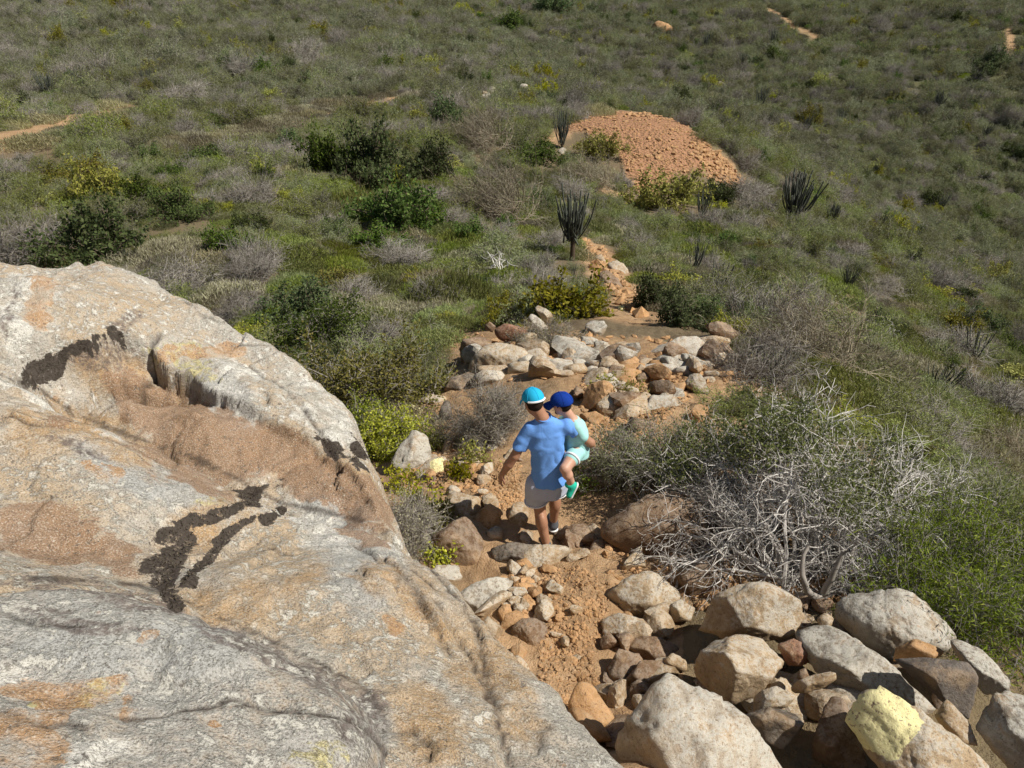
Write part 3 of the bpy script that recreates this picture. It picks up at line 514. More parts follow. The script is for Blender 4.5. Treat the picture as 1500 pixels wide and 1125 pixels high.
 ('stone','dark brown rounded stone on the crest beside the tan smooth stone',[(865,539),(878,526),(892,530),(894,545),(877,551)],12.0,'dark',189,3,dict(cat='stone',p=9)),
 ('boulder','smooth tan stone on the crest right of the dark brown rounded stone',[(890,547),(892,530),(910,532),(932,543),(920,556)],12.0,'tan',192,4,dict(p=9)),
 ('stone','grey stone in the trail below the dark brown rounded stone',[(871,555),(880,544),(899,552),(895,565),(880,568)],11.6,'grey',195,3,dict(cat='stone')),
 ('boulder','upright tan boulder in the middle of the trail below the crest',[(893,586),(897,562),(910,557),(925,563),(926,584),(907,592)],10.9,'tangrey',198,4,dict(p=11)),
 ('boulder','tan stone left of the long pale crest boulder',[(920,535),(937,521),(955,526),(952,543),(933,546)],12.2,'tan',201,4,dict()),
 ('boulder','long pale grey boulder on the right shoulder of the crest',[(940,520),(948,501),(980,496),(1020,491),(1039,507),(1022,525),(1007,531),(967,528)],12.8,'white',204,5,dict(facets=[((0.1,-0.5,0.85),0.35)])),
 ('boulder','dark-edged grey boulder joined to the long pale crest boulder',[(1006,522),(1017,504),(1039,508),(1042,526),(1020,538)],12.5,'grey',207,4,dict()),
 ('boulder','orange-stained pale boulder right of the dark-edged grey boulder',[(1031,522),(1047,509),(1072,516),(1081,535),(1063,547),(1035,541)],12.3,'tangrey',210,4,dict()),
 ('boulder','dark grey rock behind the orange-stained pale boulder',[(1062,513),(1080,516),(1102,533),(1104,549),(1078,544)],12.6,'grey',213,4,dict()),
 ('stone','pointed tan stone at the outer tip of the crest',[(1102,543),(1110,529),(1122,547),(1114,556)],12.3,'tan',216,3,dict(cat='stone')),
 ('boulder','pale upright stone at the trail, first of three beside the thorn bush',[(955,579),(967,559),(985,566),(982,584),(963,588)],11.0,'white',219,4,dict()),
 ('boulder','grey stone behind the white-striped boulder at the thorn bush',[(976,579),(984,566),(1001,570),(1005,589),(990,595)],10.9,'grey',222,4,dict()),
 ('boulder','white-striped low boulder touching the leafy side of the thorn bush',[(934,608),(953,580),(984,579),(992,594),(974,608),(947,613)],10.5,'white',225,4,dict(rough=0.09)),
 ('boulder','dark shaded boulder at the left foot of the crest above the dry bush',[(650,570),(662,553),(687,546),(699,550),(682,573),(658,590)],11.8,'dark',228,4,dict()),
 ('boulder','flat orange bedrock step below the long pale crest boulder',[(951,527),(983,526),(1000,538),(973,547),(951,538)],12.3,'orange',231,4,dict(rough=0.08)),
 ('stone','brown broken stone in the trail left of the pale upright stone',[(931,555),(950,544),(959,552),(948,566)],11.8,'brown',234,3,dict(cat='stone')),
 ('boulder','orange bedrock hump in the trail above the child with the navy cap',[(843,606),(873,602),(900,617),(885,632),(850,626)],10.1,'orange',237,4,dict(rough=0.08)),
 ('boulder','layered orange bedrock in the trail right of the child',[(850,638),(880,641),(905,660),(890,680),(856,672)],9.3,'orange',240,4,dict(rough=0.09)),
 ('boulder','dark broken bedrock beside the leafy edge of the thorn bush',[(878,633),(907,629),(924,640),(916,661),(886,654)],9.35,'dark',243,4,dict(rough=0.1)),
 ('boulder','orange-brown bedrock ledge in the trail right of the shoe of the child',[(850,690),(890,682),(920,700),(905,725),(858,722)],8.7,'brown',246,4,dict(rough=0.09)),
 # farther down the ridge
 ('boulder','pale knobbly rock on the lower trail beside the orange soil',[(891,386),(905,379),(919,393),(923,409),(909,416),(894,402)],33,'tangrey',250,4,dict(rough=0.1)),
 ('boulder','brown rock ledge below the pale knobbly rock on the lower trail',[(876,402),(890,392),(906,410),(918,432),(905,442),(883,428)],30.5,'brown',253,4,dict(rough=0.1)),
 ('stone','tan stone above the pale knobbly rock on the lower trail',[(868,377),(880,371),(890,385),(876,391)],36,'tan',256,3,dict(cat='stone')),
 ('stone','small stone with a bright yellow painted face at the lower trail',[(904,455),(906,447),(915,448),(916,457),(909,460)],23.5,'tan',259,3,dict(cat='stone',yellow=[(890,440),(930,440),(930,470),(890,470)])),
 ('stone','white stone at the foot of the tall trunked candelabra cactus',[(856,348),(861,337),(868,340),(870,350),(862,353)],39,'white',262,3,dict(cat='stone')),
 ('stone','flat yellowish stone in the soil beside the trunked candelabra cactus',[(872,354),(879,350),(885,353),(880,358)],39,'tan',263,3,dict(cat='stone',yellow=[(860,340),(900,340),(900,370),(860,370)])),
 ('boulder','round pale rock at the foot of the cactus before the gravel mound',[(816,222),(822,215),(829,218),(830,226),(822,229)],74,'white',265,3,dict()),
 ('boulder','pale orange rock knob on the far hillside',[(940,52),(952,40),(966,32),(984,39),(991,54),(978,62),(950,60)],188,'orange',268,4,dict(rough=0.12)),
 ('boulder','grey ledge of rock on the far slope beyond the gravel mound',[(1046,124),(1057,119),(1072,132),(1074,141),(1060,138)],138,'tangrey',271,4,dict(rough=0.12)),
]
for nm, lb, pl, s, kd, sd, sub, kw in ROCKS: poly_rock(nm, lb, pl, s, kd, sd, sub, **kw)

# loose stones: a few shared shapes, each stone its own object
def stone_mesh(seed, sub=3):
    rs = np.random.RandomState(seed); U, F = ICO[sub]; N = rs.normal(size=(9, 3)); N /= np.linalg.norm(N, axis=1)[:, None]; D = rs.uniform(0.55, 1.0, 9)
    inv = np.maximum(U @ N.T, 0) / D; r = 1 / (np.sum(inv ** 18, 1) ** (1 / 18) + 0.2); r *= 1 + 0.08 * fbm(U * 2 + seed, 3)
    V = U * r[:, None] * np.array([1, rs.uniform(.7, 1), rs.uniform(.5, .8)]); V[:, 2] -= V[:, 2].min() * 0.6; return mesh('stone', V, F, M_rock, False)
STONES = [stone_mesh(300 + k) for k in range(8)]
rs = np.random.RandomState(11)
def stones(n, cx, cy, sx, sy, size, kinds, label, group):
    for k in range(n):
        px, py = rs.normal(cx, sx), rs.normal(cy, sy); p = hit(px, py)
        o = obj('stone', STONES[rs.randint(8)]); r = size * math.exp(float(np.clip(rs.normal(0, 0.4), -.7, .5))); o.location = p + np.array([0, 0, 0.004]); o.scale = (r, r, r)
        o.rotation_euler = (rs.normal(0, .25), rs.normal(0, .25), rs.uniform(0, 6.28)); c = TINT[kinds[rs.randint(len(kinds))]]; v = rs.uniform(.85, 1.15); o.color = (c[0]*v, c[1]*v, c[2]*v, c[3])
        tag(o, label, 'stone', group)
stones(66, 772, 868, 20, 24, 0.062, ['tan', 'orange', 'orange', 'tangrey'], 'small angular tan stone in the heap of rubble beside the trail', 'rubble heap stones')
stones(16, 812, 955, 22, 50, 0.035, ['tan', 'orange'], 'small stone lying loose on the sandy trail', 'loose stones on the sandy trail')
stones(18, 840, 795, 25, 16, 0.08, ['brown', 'tan'], 'brown stone scattered right of the feet of the man', 'stones around the feet of the man')
stones(28, 680, 690, 35, 22, 0.075, ['tan', 'brown', 'orange', 'tangrey'], 'stone on the soil among low plants left of the sandy patch', 'stones left of the sandy patch')
for k_ in range(48):                                                                     # packed angular rocks of the crest
    cx_, cy_ = rs.uniform(690, 1090), 0; cy_ = 514 + 0.05 * (cx_ - 690) + abs(rs.normal(0, 20)); s_ = rs.uniform(12, 34); m_ = rs.randint(5, 8); an_ = np.sort(rs.uniform(0, 6.283, m_)); an_ = np.linspace(0, 6.283, m_, endpoint=False) + rs.normal(0, .22, m_)
    poly_rock('crest_rock', 'angular rock packed among the bigger boulders of the crest', [(cx_ + s_ * math.cos(t_) * rs.uniform(.8, 1.2), cy_ + .5 * s_ * math.sin(t_) * rs.uniform(.8, 1.2)) for t_ in an_], 13, ['tan', 'tangrey', 'white', 'orange', 'grey'][rs.randint(5)], 900 + k_, 3, cat='rock', group='rocks packed in the crest')
stones(34, 930, 575, 45, 26, 0.16, ['tan', 'orange', 'tangrey', 'brown'], 'stone scattered on the stony trail below the crest', 'stones on the trail below the crest')
stones(30, 880, 525, 110, 14, 0.19, ['tan', 'tangrey', 'grey', 'brown'], 'stone lying between the crest boulders', 'stones among the crest boulders')
stones(16, 935, 975, 40, 45, 0.09, ['brown', 'tan'], 'brown stone fallen between the boulders right of the trail', 'stones in the gaps of the boulder pile')
stones(14, 1170, 905, 45, 22, 0.07, ['brown', 'tan'], 'stone on the shaded soil under the thorn bush trunk', 'stones under the thorn bush')
stones(20, 738, 143, 20, 5, 0.8, ['tangrey', 'tan', 'white'], 'pale rock in the loose cluster on the bare far ridge', 'pale rocks on the far ridge')
stones(20, 1165, 1020, 70, 36, 0.10, ['brown', 'tan', 'tangrey'], 'brown stone wedged deep between the big boulders of the pile', 'stones wedged deep in the boulder pile')
# stones too many and too small to pick out: joined
def scree(name, label, spots, cat):
    Vs = []; Fs = []; n = 0; U, F = ICO[1]
    for cnt, poly, size in spots:
        x0, y0 = np.min(poly, 0); x1, y1 = np.max(poly, 0); k = 0
        while k < cnt:
            px, py = rs.uniform(x0, x1), rs.uniform(y0, y1)
            if not poly_inside(np.array(px), np.array(py), poly): continue
            p = hit(px, py); r = size * math.exp(float(np.clip(rs.normal(0, 0.5), -1, .6))); W = U * (1 + (0.25 if len(U) < 20 else 0.14) * rs.normal(size=(len(U), 1))) * r * np.array([1, rs.uniform(.6, 1), rs.uniform(.4, .8)])
            a = rs.uniform(0, 6.28); W = W @ np.array([[math.cos(a), -math.sin(a), 0], [math.sin(a), math.cos(a), 0], [0, 0, 1]])
            Vs.append(W + p + [0, 0, r * 0.15]); Fs.append(F + n); n += len(U); k += 1
    o = obj(name, mesh(name, np.concatenate(Vs), np.concatenate(Fs), M_rock, False)); o.color = TINT['orange']; tag(o, label, cat, kind='stuff'); return o
scree('pebbles', 'fine tan pebbles and gravel strewn over the sandy trail', [(1500, [(750,840),(850,830),(900,860),(870,960),(900,1060),(840,1080),(790,1000),(790,900)], 0.013), (900, [(690,690),(760,670),(770,740),(700,760)], 0.014),
   (1500, [(850,560),(1000,530),(1040,560),(940,640),(900,720),(850,700)], 0.03), (350, [(560,680),(700,640),(700,720),(600,720)], 0.025), (260, [(650,480),(1100,500),(1080,560),(700,560)], 0.05), (350, [(880,780),(1100,760),(1250,880),(900,900)], 0.03)], 'pebbles')
scree('scree', 'reddish stony scree covering the bare mound and the eroded lower trail', [(1700, DOME, 0.075), (260, DOME, 0.17), (170, [(1000,190),(1050,220),(1092,264),(1085,278),(1040,262)], 0.2), (60, [(905,166),(965,166),(1000,178),(960,176)], 0.2), (200, [(855,350),(885,365),(925,420),(945,470),(910,450),(865,390)], 0.14), (120, [(935,345),(1000,385),(990,395),(925,365)], 0.12), (70, [(700,135),(780,140),(790,152),(700,150)], 0.5)], 'scree')
# ------------------------------------------------------------------ plants: shared growth code
def leaf_mat(name, c0, c1, c2, trans=0.35, hue=0.45):
    t = NT(name); v = t.attr('v'); rnd = t.n('ShaderNodeObjectInfo').outputs['Random']
    col = t.ramp(v, [(0.0, c0), (0.55, c1), (1.0, c2)])
    hs = t.n('ShaderNodeHueSaturation'); t.put(hs.inputs['Color'], col)
    t.put(hs.inputs['Hue'], t.math('ADD', 0.5 - 0.02, t.math('MULTIPLY', rnd, 0.035)))
    t.put(hs.inputs['Value'], t.math('ADD', 1 - hue, t.math('MULTIPLY', rnd, 2 * hue))); t.put(hs.inputs['Saturation'], t.math('ADD', 0.8, t.math('MULTIPLY', t.math('FRACT', t.math('MULTIPLY', rnd, 7.3)), 0.4)))
    d = t.princ(hs.outputs[0], 0.65, None, 0.15); tr = t.n('ShaderNodeBsdfTranslucent'); t.put(tr.inputs[0], hs.outputs[0])
    mx = t.n('ShaderNodeMixShader'); mx.inputs[0].default_value = trans; t.t.links.new(d, mx.inputs[1]); t.t.links.new(tr.outputs[0], mx.inputs[2])
    return t.done(mx.outputs[0])
def bark_mat(name, c0, c1, hue=0.15):
    t = NT(name); rnd = t.n('ShaderNodeObjectInfo').outputs['Random']; v = t.attr('v')
    col = t.mix(v, c0, c1); col = t.mix(t.math('MULTIPLY', t.step(t.noise(t.geo('Position'), 14.0, 4), 0.45, 0.7), 0.5), col, tuple(0.55 * x for x in c0))
    hs = t.n('ShaderNodeHueSaturation'); t.put(hs.inputs['Color'], col); t.put(hs.inputs['Value'], t.math('ADD', 1 - hue, t.math('MULTIPLY', rnd, 2 * hue)))
    return t.done(t.princ(hs.outputs[0], 0.9, None, 0.1))
L_feather = leaf_mat('leaf_feathery', (0.135, 0.155, 0.048), (0.22, 0.245, 0.082), (0.33, 0.34, 0.15))
L_valley = leaf_mat('leaf_valley', (0.118, 0.132, 0.056), (0.21, 0.222, 0.104), (0.32, 0.32, 0.18))
L_dark = leaf_mat('leaf_dark_green', (0.045, 0.067, 0.019), (0.088, 0.128, 0.032), (0.160, 0.200, 0.064))
L_lime = leaf_mat('leaf_yellow_green', (0.14, 0.155, 0.022), (0.30, 0.30, 0.045), (0.47, 0.43, 0.09))
L_low = leaf_mat('leaf_low_green', (0.11, 0.14, 0.03), (0.20, 0.235, 0.055), (0.33, 0.34, 0.12))
L_pale = leaf_mat('leaf_pale_dry', (0.168, 0.150, 0.084), (0.300, 0.270, 0.168), (0.432, 0.396, 0.264))
L_green = leaf_mat('leaf_fresh_green', (0.08, 0.12, 0.02), (0.18, 0.235, 0.04), (0.33, 0.36, 0.09))
B_grey = bark_mat('bark_grey', (0.20, 0.175, 0.15), (0.36, 0.33, 0.29))
B_white = bark_mat('bark_bleached', (0.36, 0.33, 0.295), (0.68, 0.645, 0.59))
B_dry = bark_mat('bark_dry_tan', (0.21, 0.17, 0.115), (0.42, 0.36, 0.265))
B_brown = bark_mat('bark_brown', (0.10, 0.075, 0.05), (0.20, 0.16, 0.12))
def norm(v): return v / (np.linalg.norm(v, axis=-1, keepdims=True) + 1e-9)
def grow(rs, start, dirs, length, nseg, jit, bend=(0, 0, 0)):
    """polylines from many starts at once -> (N, nseg+1, 3)"""
    n = len(start); pts = np.empty((n, nseg + 1, 3)); pts[:, 0] = start; d = norm(dirs); L = np.broadcast_to(np.asarray(length, float), (n,))[:, None] / nseg
    for k in range(nseg):
        d = norm(d + jit * rs.normal(size=(n, 3)) + np.asarray(bend)); pts[:, k + 1] = pts[:, k] + d * L
    return pts
def tubes(pts, r0, r1, sides=3):
    """each polyline becomes separate tapered prisms"""
    n, m, _ = pts.shape; r0 = np.broadcast_to(np.asarray(r0, float), (n,)); r1 = np.broadcast_to(np.asarray(r1, float), (n,)); t = np.linspace(0, 1, m)
    R_ = r0[:, None] * (1 - t) + r1[:, None] * t
    dirs = np.empty_like(pts); dirs[:, 1:-1] = pts[:, 2:] - pts[:, :-2] if m > 2 else 0; dirs[:, 0] = pts[:, 1] - pts[:, 0]; dirs[:, -1] = pts[:, -1] - pts[:, -2]; dirs = norm(dirs)
    ref = np.where(np.abs(dirs[..., 2:3]) > 0.9, [1.0, 0, 0], [0, 0, 1.0]); u = norm(np.cross(dirs, ref)); w = np.cross(dirs, u)
    an = np.arange(sides) * 2 * math.pi / sides
    V = pts[:, :, None] + R_[:, :, None, None] * (u[:, :, None] * np.cos(an)[:, None] + w[:, :, None] * np.sin(an)[:, None])
    idx = np.arange(n * m * sides).reshape(n, m, sides); nx = np.roll(idx, -1, axis=2)
    F = np.stack([idx[:, :-1], nx[:, :-1], nx[:, 1:], idx[:, 1:]], -1).reshape(-1, 4)
    return V.reshape(-1, 3), F
def leaves(rs, pos, L, W, up=0.3, along=None, flat=0.0):
    n = len(pos); d = rs.normal(size=(n, 3)); d[:, 2] += up
    if along is not None: d = d * 0.6 + along
    d = norm(d); s = norm(np.cross(d, norm(rs.normal(size=(n, 3)) + np.array([0, 0, flat])))); L_ = L * rs.uniform(.6, 1.3, (n, 1)); W_ = W * rs.uniform(.7, 1.3, (n, 1))
    V = np.stack([pos, pos + d * L_ * .5 + s * W_ * .5, pos + d * L_, pos + d * L_ * .5 - s * W_ * .5], 1).reshape(-1, 3)
    F = np.arange(4 * n).reshape(n, 4); return V, F
def cat_parts(parts):
    V = []; F = []; n = 0
    for v, f in parts: V.append(v); F.append(f + n); n += len(v)
    return np.concatenate(V), np.concatenate(F)
def per(rs, n, k, lo=0.0, hi=1.0): return np.repeat(rs.uniform(lo, hi, n), k)
def dome_targets(rs, n, rx, ry, h, rho=(0.55, 1.0), zmin=0.05, c=(0, 0, 0)):
    th = rs.uniform(0, 2 * math.pi, n); z = rs.uniform(zmin, 1, n); q = np.sqrt(1 - z * z); k = rs.uniform(*rho, n) ** 0.6
    return np.stack([rx * np.cos(th) * q * k, ry * np.sin(th) * q * k, h * z * k], -1) + np.asarray(c)
def bush(rs, rx, ry, h, nm=16, ns=6, nt=4, nl=10, leaf=(0.07, 0.03), r=0.02, sublen=0.35, twiglen=0.2, bend=(0, 0, 0), lump=0.25, c=(0, 0, 0), base=0.08, up=0.3, spread=0.04, sides=3, arch=0.2, jit=0.28, rho=(0.55, 1.0)):
    """wood and leaves of one shrub; returns (woodV, woodF, wood_v), (leafV, leafF, leaf_v), twig points"""
    T = dome_targets(rs, nm, rx, ry, h, rho, c=c); T = T * (1 + lump * fbm(T * 1.6 / max(rx, ry) + rs.uniform(0, 50), 2)[:, None])
    B = np.stack([rs.normal(0, base, nm), rs.normal(0, base, nm), np.full(nm, -0.12)], -1)
    M_ = 0.5 * (B + T) + np.stack([rs.normal(0, .12, nm) * rx, rs.normal(0, .12, nm) * ry, arch * h + rs.normal(0, .08, nm) * h], -1)
    tt = np.linspace(0, 1, 7)[None, :, None]; main = (1 - tt) ** 2 * B[:, None] + 2 * tt * (1 - tt) * M_[:, None] + tt ** 2 * T[:, None]
    main[:, 1:] += rs.normal(0, 0.03 * max(rx, h), (nm, 6, 3)) * 0.5
    k = rs.randint(2, 7, (nm, ns)); S = main[np.arange(nm)[:, None], k].reshape(-1, 3); d0 = norm(np.repeat(T - B, ns, 0)) + 0.75 * rs.normal(size=(nm * ns, 3)) + [0, 0, .15]
    sub = grow(rs, S, d0, sublen * rs.uniform(.5, 1.3, nm * ns), 4, jit, bend)
    N2 = nm * ns; k = rs.randint(1, 5, (N2, nt)); S2 = sub[np.arange(N2)[:, None], k].reshape(-1, 3); d2 = np.repeat(norm(sub[:, -1] - sub[:, 0]), nt, 0) + 0.8 * rs.normal(size=(N2 * nt, 3))
    twig = grow(rs, S2, d2, twiglen * rs.uniform(.5, 1.4, N2 * nt), 2, jit, bend)
    w = [tubes(main, r, r * 0.35, sides + 1), tubes(sub, r * .42, r * .2, sides), tubes(twig, r * .22, r * .1, 3)]
    wv = np.concatenate([np.full(len(w[0][0]), 0.25), np.repeat(rs.uniform(0, 1, N2), 5 * sides), np.repeat(rs.uniform(.2, 1, N2 * nt), 9)])
    WV, WF = cat_parts(w)
    NT_ = N2 * nt; u = rs.uniform(0, 1, (NT_, nl)); i = (u * 2).astype(int).clip(0, 1); f = (u * 2 - i)[..., None]; a = np.arange(NT_)[:, None]
    pos = (twig[a, i] * (1 - f) + twig[a, i + 1] * f).reshape(-1, 3) + rs.normal(0, spread, (NT_ * nl, 3))
    return (WV, WF, wv), pos, twig
def leaf_set(rs, pos, L, W, up=0.3, flat=0.0, along=None):
    V, F = leaves(rs, pos, L, W, up, along, flat); return V, F, np.repeat(np.clip(rs.normal(.5, .22, len(pos)), 0, 1), 4)
def joined(name, wood, leaf, mw, ml):
    """one mesh with both materials, for bushes too far off to show parts"""
    V = np.concatenate([wood[0], leaf[0]]); F = np.concatenate([wood[1], leaf[1] + len(wood[0])]); v = np.concatenate([wood[2], leaf[2]])
    m = mesh(name, V, F, mw, False, {'v': v}); m.materials.append(ml)
    m.polygons.foreach_set('material_index', np.concatenate([np.zeros(len(wood[1]), np.int32), np.ones(len(leaf[1]), np.int32)])); m.update(); return m
PROTO = {}; VAL = []
def add_proto(kind, m): PROTO.setdefault(kind, []).append(m)
rp = np.random.RandomState(21)
for k in range(4):    # feathery grey-green thorn scrub
    w, pos, tw = bush(rp, 1.0, 0.9, rp.uniform(.62, .85), 16, 6, 4, 11, r=0.016, sublen=.42, twiglen=.26, spread=.05, lump=.45)
    lf = leaf_set(rp, pos, 0.10, 0.020, .3); add_proto('feather', joined('thorn_scrub', w, lf, B_grey, L_feather)); add_proto('valley', joined('valley_scrub', w, lf, B_grey, L_valley))
for k in range(3):    # dark evergreen
    w, pos, tw = bush(rp, 1.0, 0.9, rp.uniform(.7, .95), 18, 7, 4, 10, r=0.02, sublen=.34, twiglen=.2, spread=.05, lump=.45)
    add_proto('dark', joined('evergreen_shrub', w, leaf_set(rp, pos, 0.085, 0.048, .2), B_brown, L_dark))
for k in range(2):    # yellow-green
    w, pos, tw = bush(rp, 1.0, 0.9, rp.uniform(.75, .95), 16, 6, 4, 9, r=0.02, sublen=.34, twiglen=.2, spread=.05, lump=.5)
    add_proto('lime', joined('lime_shrub', w, leaf_set(rp, pos, 0.095, 0.05, .2), B_brown, L_lime))
for k in range(3):    # leafless grey
    w, pos, tw = bush(rp, 1.0, 0.9, rp.uniform(.55, .8), 22, 9, 8, 1, r=0.02, sublen=.46, twiglen=.34, spread=.04, lump=.4)
    add_proto('dry', joined('leafless_shrub', w, leaf_set(rp, pos, 0.07, 0.014, .2), B_grey, L_pale))
for k in range(2):    # wind-swept tan
    w, pos, tw = bush(rp, 1.0, 0.85, rp.uniform(.6, .7), 26, 9, 6, 2, r=0.018, sublen=.75, twiglen=.5, spread=.04, lump=.3, bend=(-.26, -.05, .02), jit=.13)
    add_proto('swept', joined('swept_shrub', w, leaf_set(rp, pos, 0.09, 0.014, .2), B_dry, L_pale))
for k in range(4):    # low green cover
    n = 2400; th = rp.uniform(0, 6.283, n); q = np.sqrt(rp.uniform(0, 1, n)); pos = np.stack([q * np.cos(th), q * np.sin(th), 0 * q], -1)
    hgt = (1 - q ** 2) * 0.30 + 0.10 * fbm(pos * 2.5 + 7 * k, 3); pos[:, 2] = np.clip(hgt, 0, 1) * rp.uniform(.2, 1, n)
    V, F = leaves(rp, pos, 0.17, 0.020, 1.0, np.array([-.5, 0, .3])); m = mesh('low_scrub', V, F, L_low if k < 2 else (L_feather if k == 2 else L_pale), False, {'v': np.repeat(np.clip(rp.normal(.5, .22, n), 0, 1), 4)})
    add_proto('low', m)
# ------------------------------------------------------------------ hillside scrub: individual bushes, then the uncountable rest
rv = np.random.RandomState(5)
OUT = [(0,360),(165,368),(290,430),(430,505),(500,570),(545,650),(600,800),(960,1125),(0,1125)]       # behind the outcrop nothing shows
items = []            # kind, x, y, scale, sz, rot, forced?
LAB = {'feather': ('thorn_bush', 'grey-green feathery thorn bush in the hillside scrub', 'bush', 'feathery thorn bushes on the hillside'),
       'valley': ('scrub_bush', 'dull green scrub bush in the hillside scrub', 'bush', 'dull green scrub bushes on the hillside'),
       'dark': ('evergreen_bush', 'dense dark green bush on the scrubby hillside', 'bush', 'dark green bushes on the hillside'),
       'lime': ('leafy_bush', 'yellow-green leafy bush on the scrubby hillside', 'bush', 'yellow-green bushes on the hillside'),
       'dry': ('leafless_bush', 'leafless pale grey bush on the scrubby hillside', 'bush', 'leafless grey bushes on the hillside'),
       'swept': ('windswept_bush', 'dry tan bush with stems combed over by the wind', 'bush', 'wind-combed dry bushes')}
def put(kind, px, py, wpx, hk=1.0, label=None, var=None):
    """a bush of given pixel width whose foot is at the pixel"""
    p = hit(px, py); s = np.linalg.norm(p); sc = 0.55 * wpx * s / FPX; hk = hk * 1.3; nm, lb, ct, gp = LAB[kind]; ms = PROTO[kind]
    o = obj(nm, ms[rv.randint(len(ms)) if var is None else var]); o.location = p; o.scale = (sc, sc, sc * hk); o.rotation_euler = (0, 0, 0 if kind == 'swept' else rv.uniform(0, 6.28))
    if label: tag(o, label, ct)
    else: tag(o, lb, ct, gp)
    placed.append((p[0], p[1], sc)); return o
placed = []
for px, py, w, hk, lb in [(150,385,130,.8,'broad dark green bush behind the top edge of the pale outcrop'),(480,255,80,1.1,None),(550,268,110,1.0,'largest dark green bush of the dense evergreen clump on the left slope'),(630,262,80,.9,None),
   (575,335,120,.85,'dark green bush with a black shaded hollow on its left side'),(620,335,80,.7,None),(560,365,90,.5,None),(300,240,60,.6,None),(655,182,60,.9,None),(782,238,80,.55,'low dark green bush beside the cactus before the gravel mound'),(690,128,30,1,None),(672,128,26,1,None),
   (265,318,80,.7,None),(215,300,70,.7,None),(1430,478,55,.8,None),(1050,298,60,.9,None),(1000,478,90,.9,None),(960,455,80,1.0,'tall dark green bush right of the eroded lower trail'),(1040,472,60,.8,None),(440,470,110,.7,'dark green bush behind the edge of the pale outcrop'),(710,425,44,1.0,'small dark bush at the foot of the bleached dead tree'),(1400,440,40,.8,None),(130,345,70,.6,None),
   (560,110,40,.8,None),(430,110,40,.8,None),(385,100,26,.9,None),(740,45,50,.7,None),(800,22,60,.7,None),(420,215,50,.6,None),(1470,520,60,.5,None)]: put('dark', px, py, w, hk, lb)
for px, py, w, hk, lb in [(165,292,84,.85,'bright yellow-green round bush on the left slope'),(88,296,36,.6,None),(585,275,44,1.1,'yellow-green bush in front of the dense evergreen clump'),(970,305,105,.7,'wide olive-yellow bush below the gravel mound'),(1370,440,60,.5,None),(1480,560,70,.6,None),(790,150,36,.6,None),(880,230,60,.8,None),(1000,430,70,.7,None),(650,250,50,.5,None)]: put('lime', px, py, w, hk, lb)
for px, py, w, hk, lb in [(50,382,100,.9,'broad leafless grey bush behind the top edge of the pale outcrop'),(375,300,70,1,None),(380,392,80,.9,None),(640,445,90,.7,None),(365,410,80,.7,None),(580,390,90,.6,None),(655,165,60,.8,None),(600,205,40,.8,None),(655,245,40,1.1,None),(1090,290,70,.6,None),(1180,335,50,.7,None),(1290,430,50,.7,None),(1390,520,80,.6,None),
   (1440,600,110,.6,None),(1250,380,60,.5,None),(520,440,80,.5,None),(560,95,50,.6,None),(270,150,70,.5,None),(830,290,60,.8,None),(1120,560,130,.8,'leafless grey bush at the outer tip of the rocky crest'),(660,440,60,.6,None)]: put('dry', px, py, w, hk, lb)
for px, py, w, hk, lb in [(715,222,74,1.0,'wind-combed dry bush left of the gravel mound'),(745,328,100,1.1,'large wind-combed dry bush in the middle of the slope'),(868,275,64,.8,'wind-combed dry bush below the gravel mound'),(1195,545,155,.8,'wind-combed dry bush beyond the outer tip of the rocky crest'),(1490,690,90,.8,'wind-combed dry bush low on the right slope')]: put('swept', px, py, w, hk, lb)
# candelabra cacti
tc = NT('cactus_skin'); hz = tc.noise(tc.coord('Object'), 6.0, 4); M_cactus = tc.done(tc.princ(tc.mix(hz, (0.045, 0.052, 0.04), (0.12, 0.125, 0.10)), 0.8, None, 0.15))
def cactus_mesh(seed, n, trunk, spread):
    rs = np.random.RandomState(seed); S = np.stack([rs.normal(0, .05, n), rs.normal(0, .05, n), np.full(n, trunk) + rs.uniform(0, .18, n)], -1); th = rs.uniform(0, 6.283, n); k = np.sqrt(rs.uniform(0.02, 1, n))
    D = np.stack([np.cos(th) * k * spread, np.sin(th) * k * spread, np.full(n, .55)], -1); L = (1 - trunk) * rs.uniform(.55, 1.0, n)
    ps = grow(rs, S, D, L, 6, .04, (-.02, 0, .22)); a = tubes(ps, .0125, .0105, 6); tips = tubes(np.stack([ps[:, -1], ps[:, -1] + norm(ps[:, -1] - ps[:, -2]) * .02], 1), .0125, .003, 6)
    st = tubes(np.array([[[0, 0, -.08], [0.01, 0, trunk * .5], [0, 0, trunk + .12]]]), .042, .036, 7); return mesh('arms', *cat_parts([a, tips]), M_cactus, True), mesh('trunk', *st, B_brown, True)
CACT = [cactus_mesh(40 + k, n, tr, sp) for k, (n, tr, sp) in enumerate([(50, .28, .6), (34, .06, .4), (64, .08, .5), (16, .05, .45), (34, .1, .65)])]
def cactus(px, py, hpx, v, label=None, wide=1.0):
    p = hit(px, py); H = hpx * np.linalg.norm(p) / FPX / math.cos(math.radians(20)); o = obj('candelabra_cactus', None, loc=p); o.scale = (H * wide, H * wide, H); o.rotation_euler = (0, 0, rv.uniform(0, 6.28))
    placed.append((p[0], p[1], 0.45 * H)); obj('arms', CACT[v][0], o); obj('trunk', CACT[v][1], o); o.empty_display_size = .1
    tag(o, label or 'dark many-armed candelabra cactus standing in the scrub', 'cactus', None if label else 'candelabra cacti on the hillside')
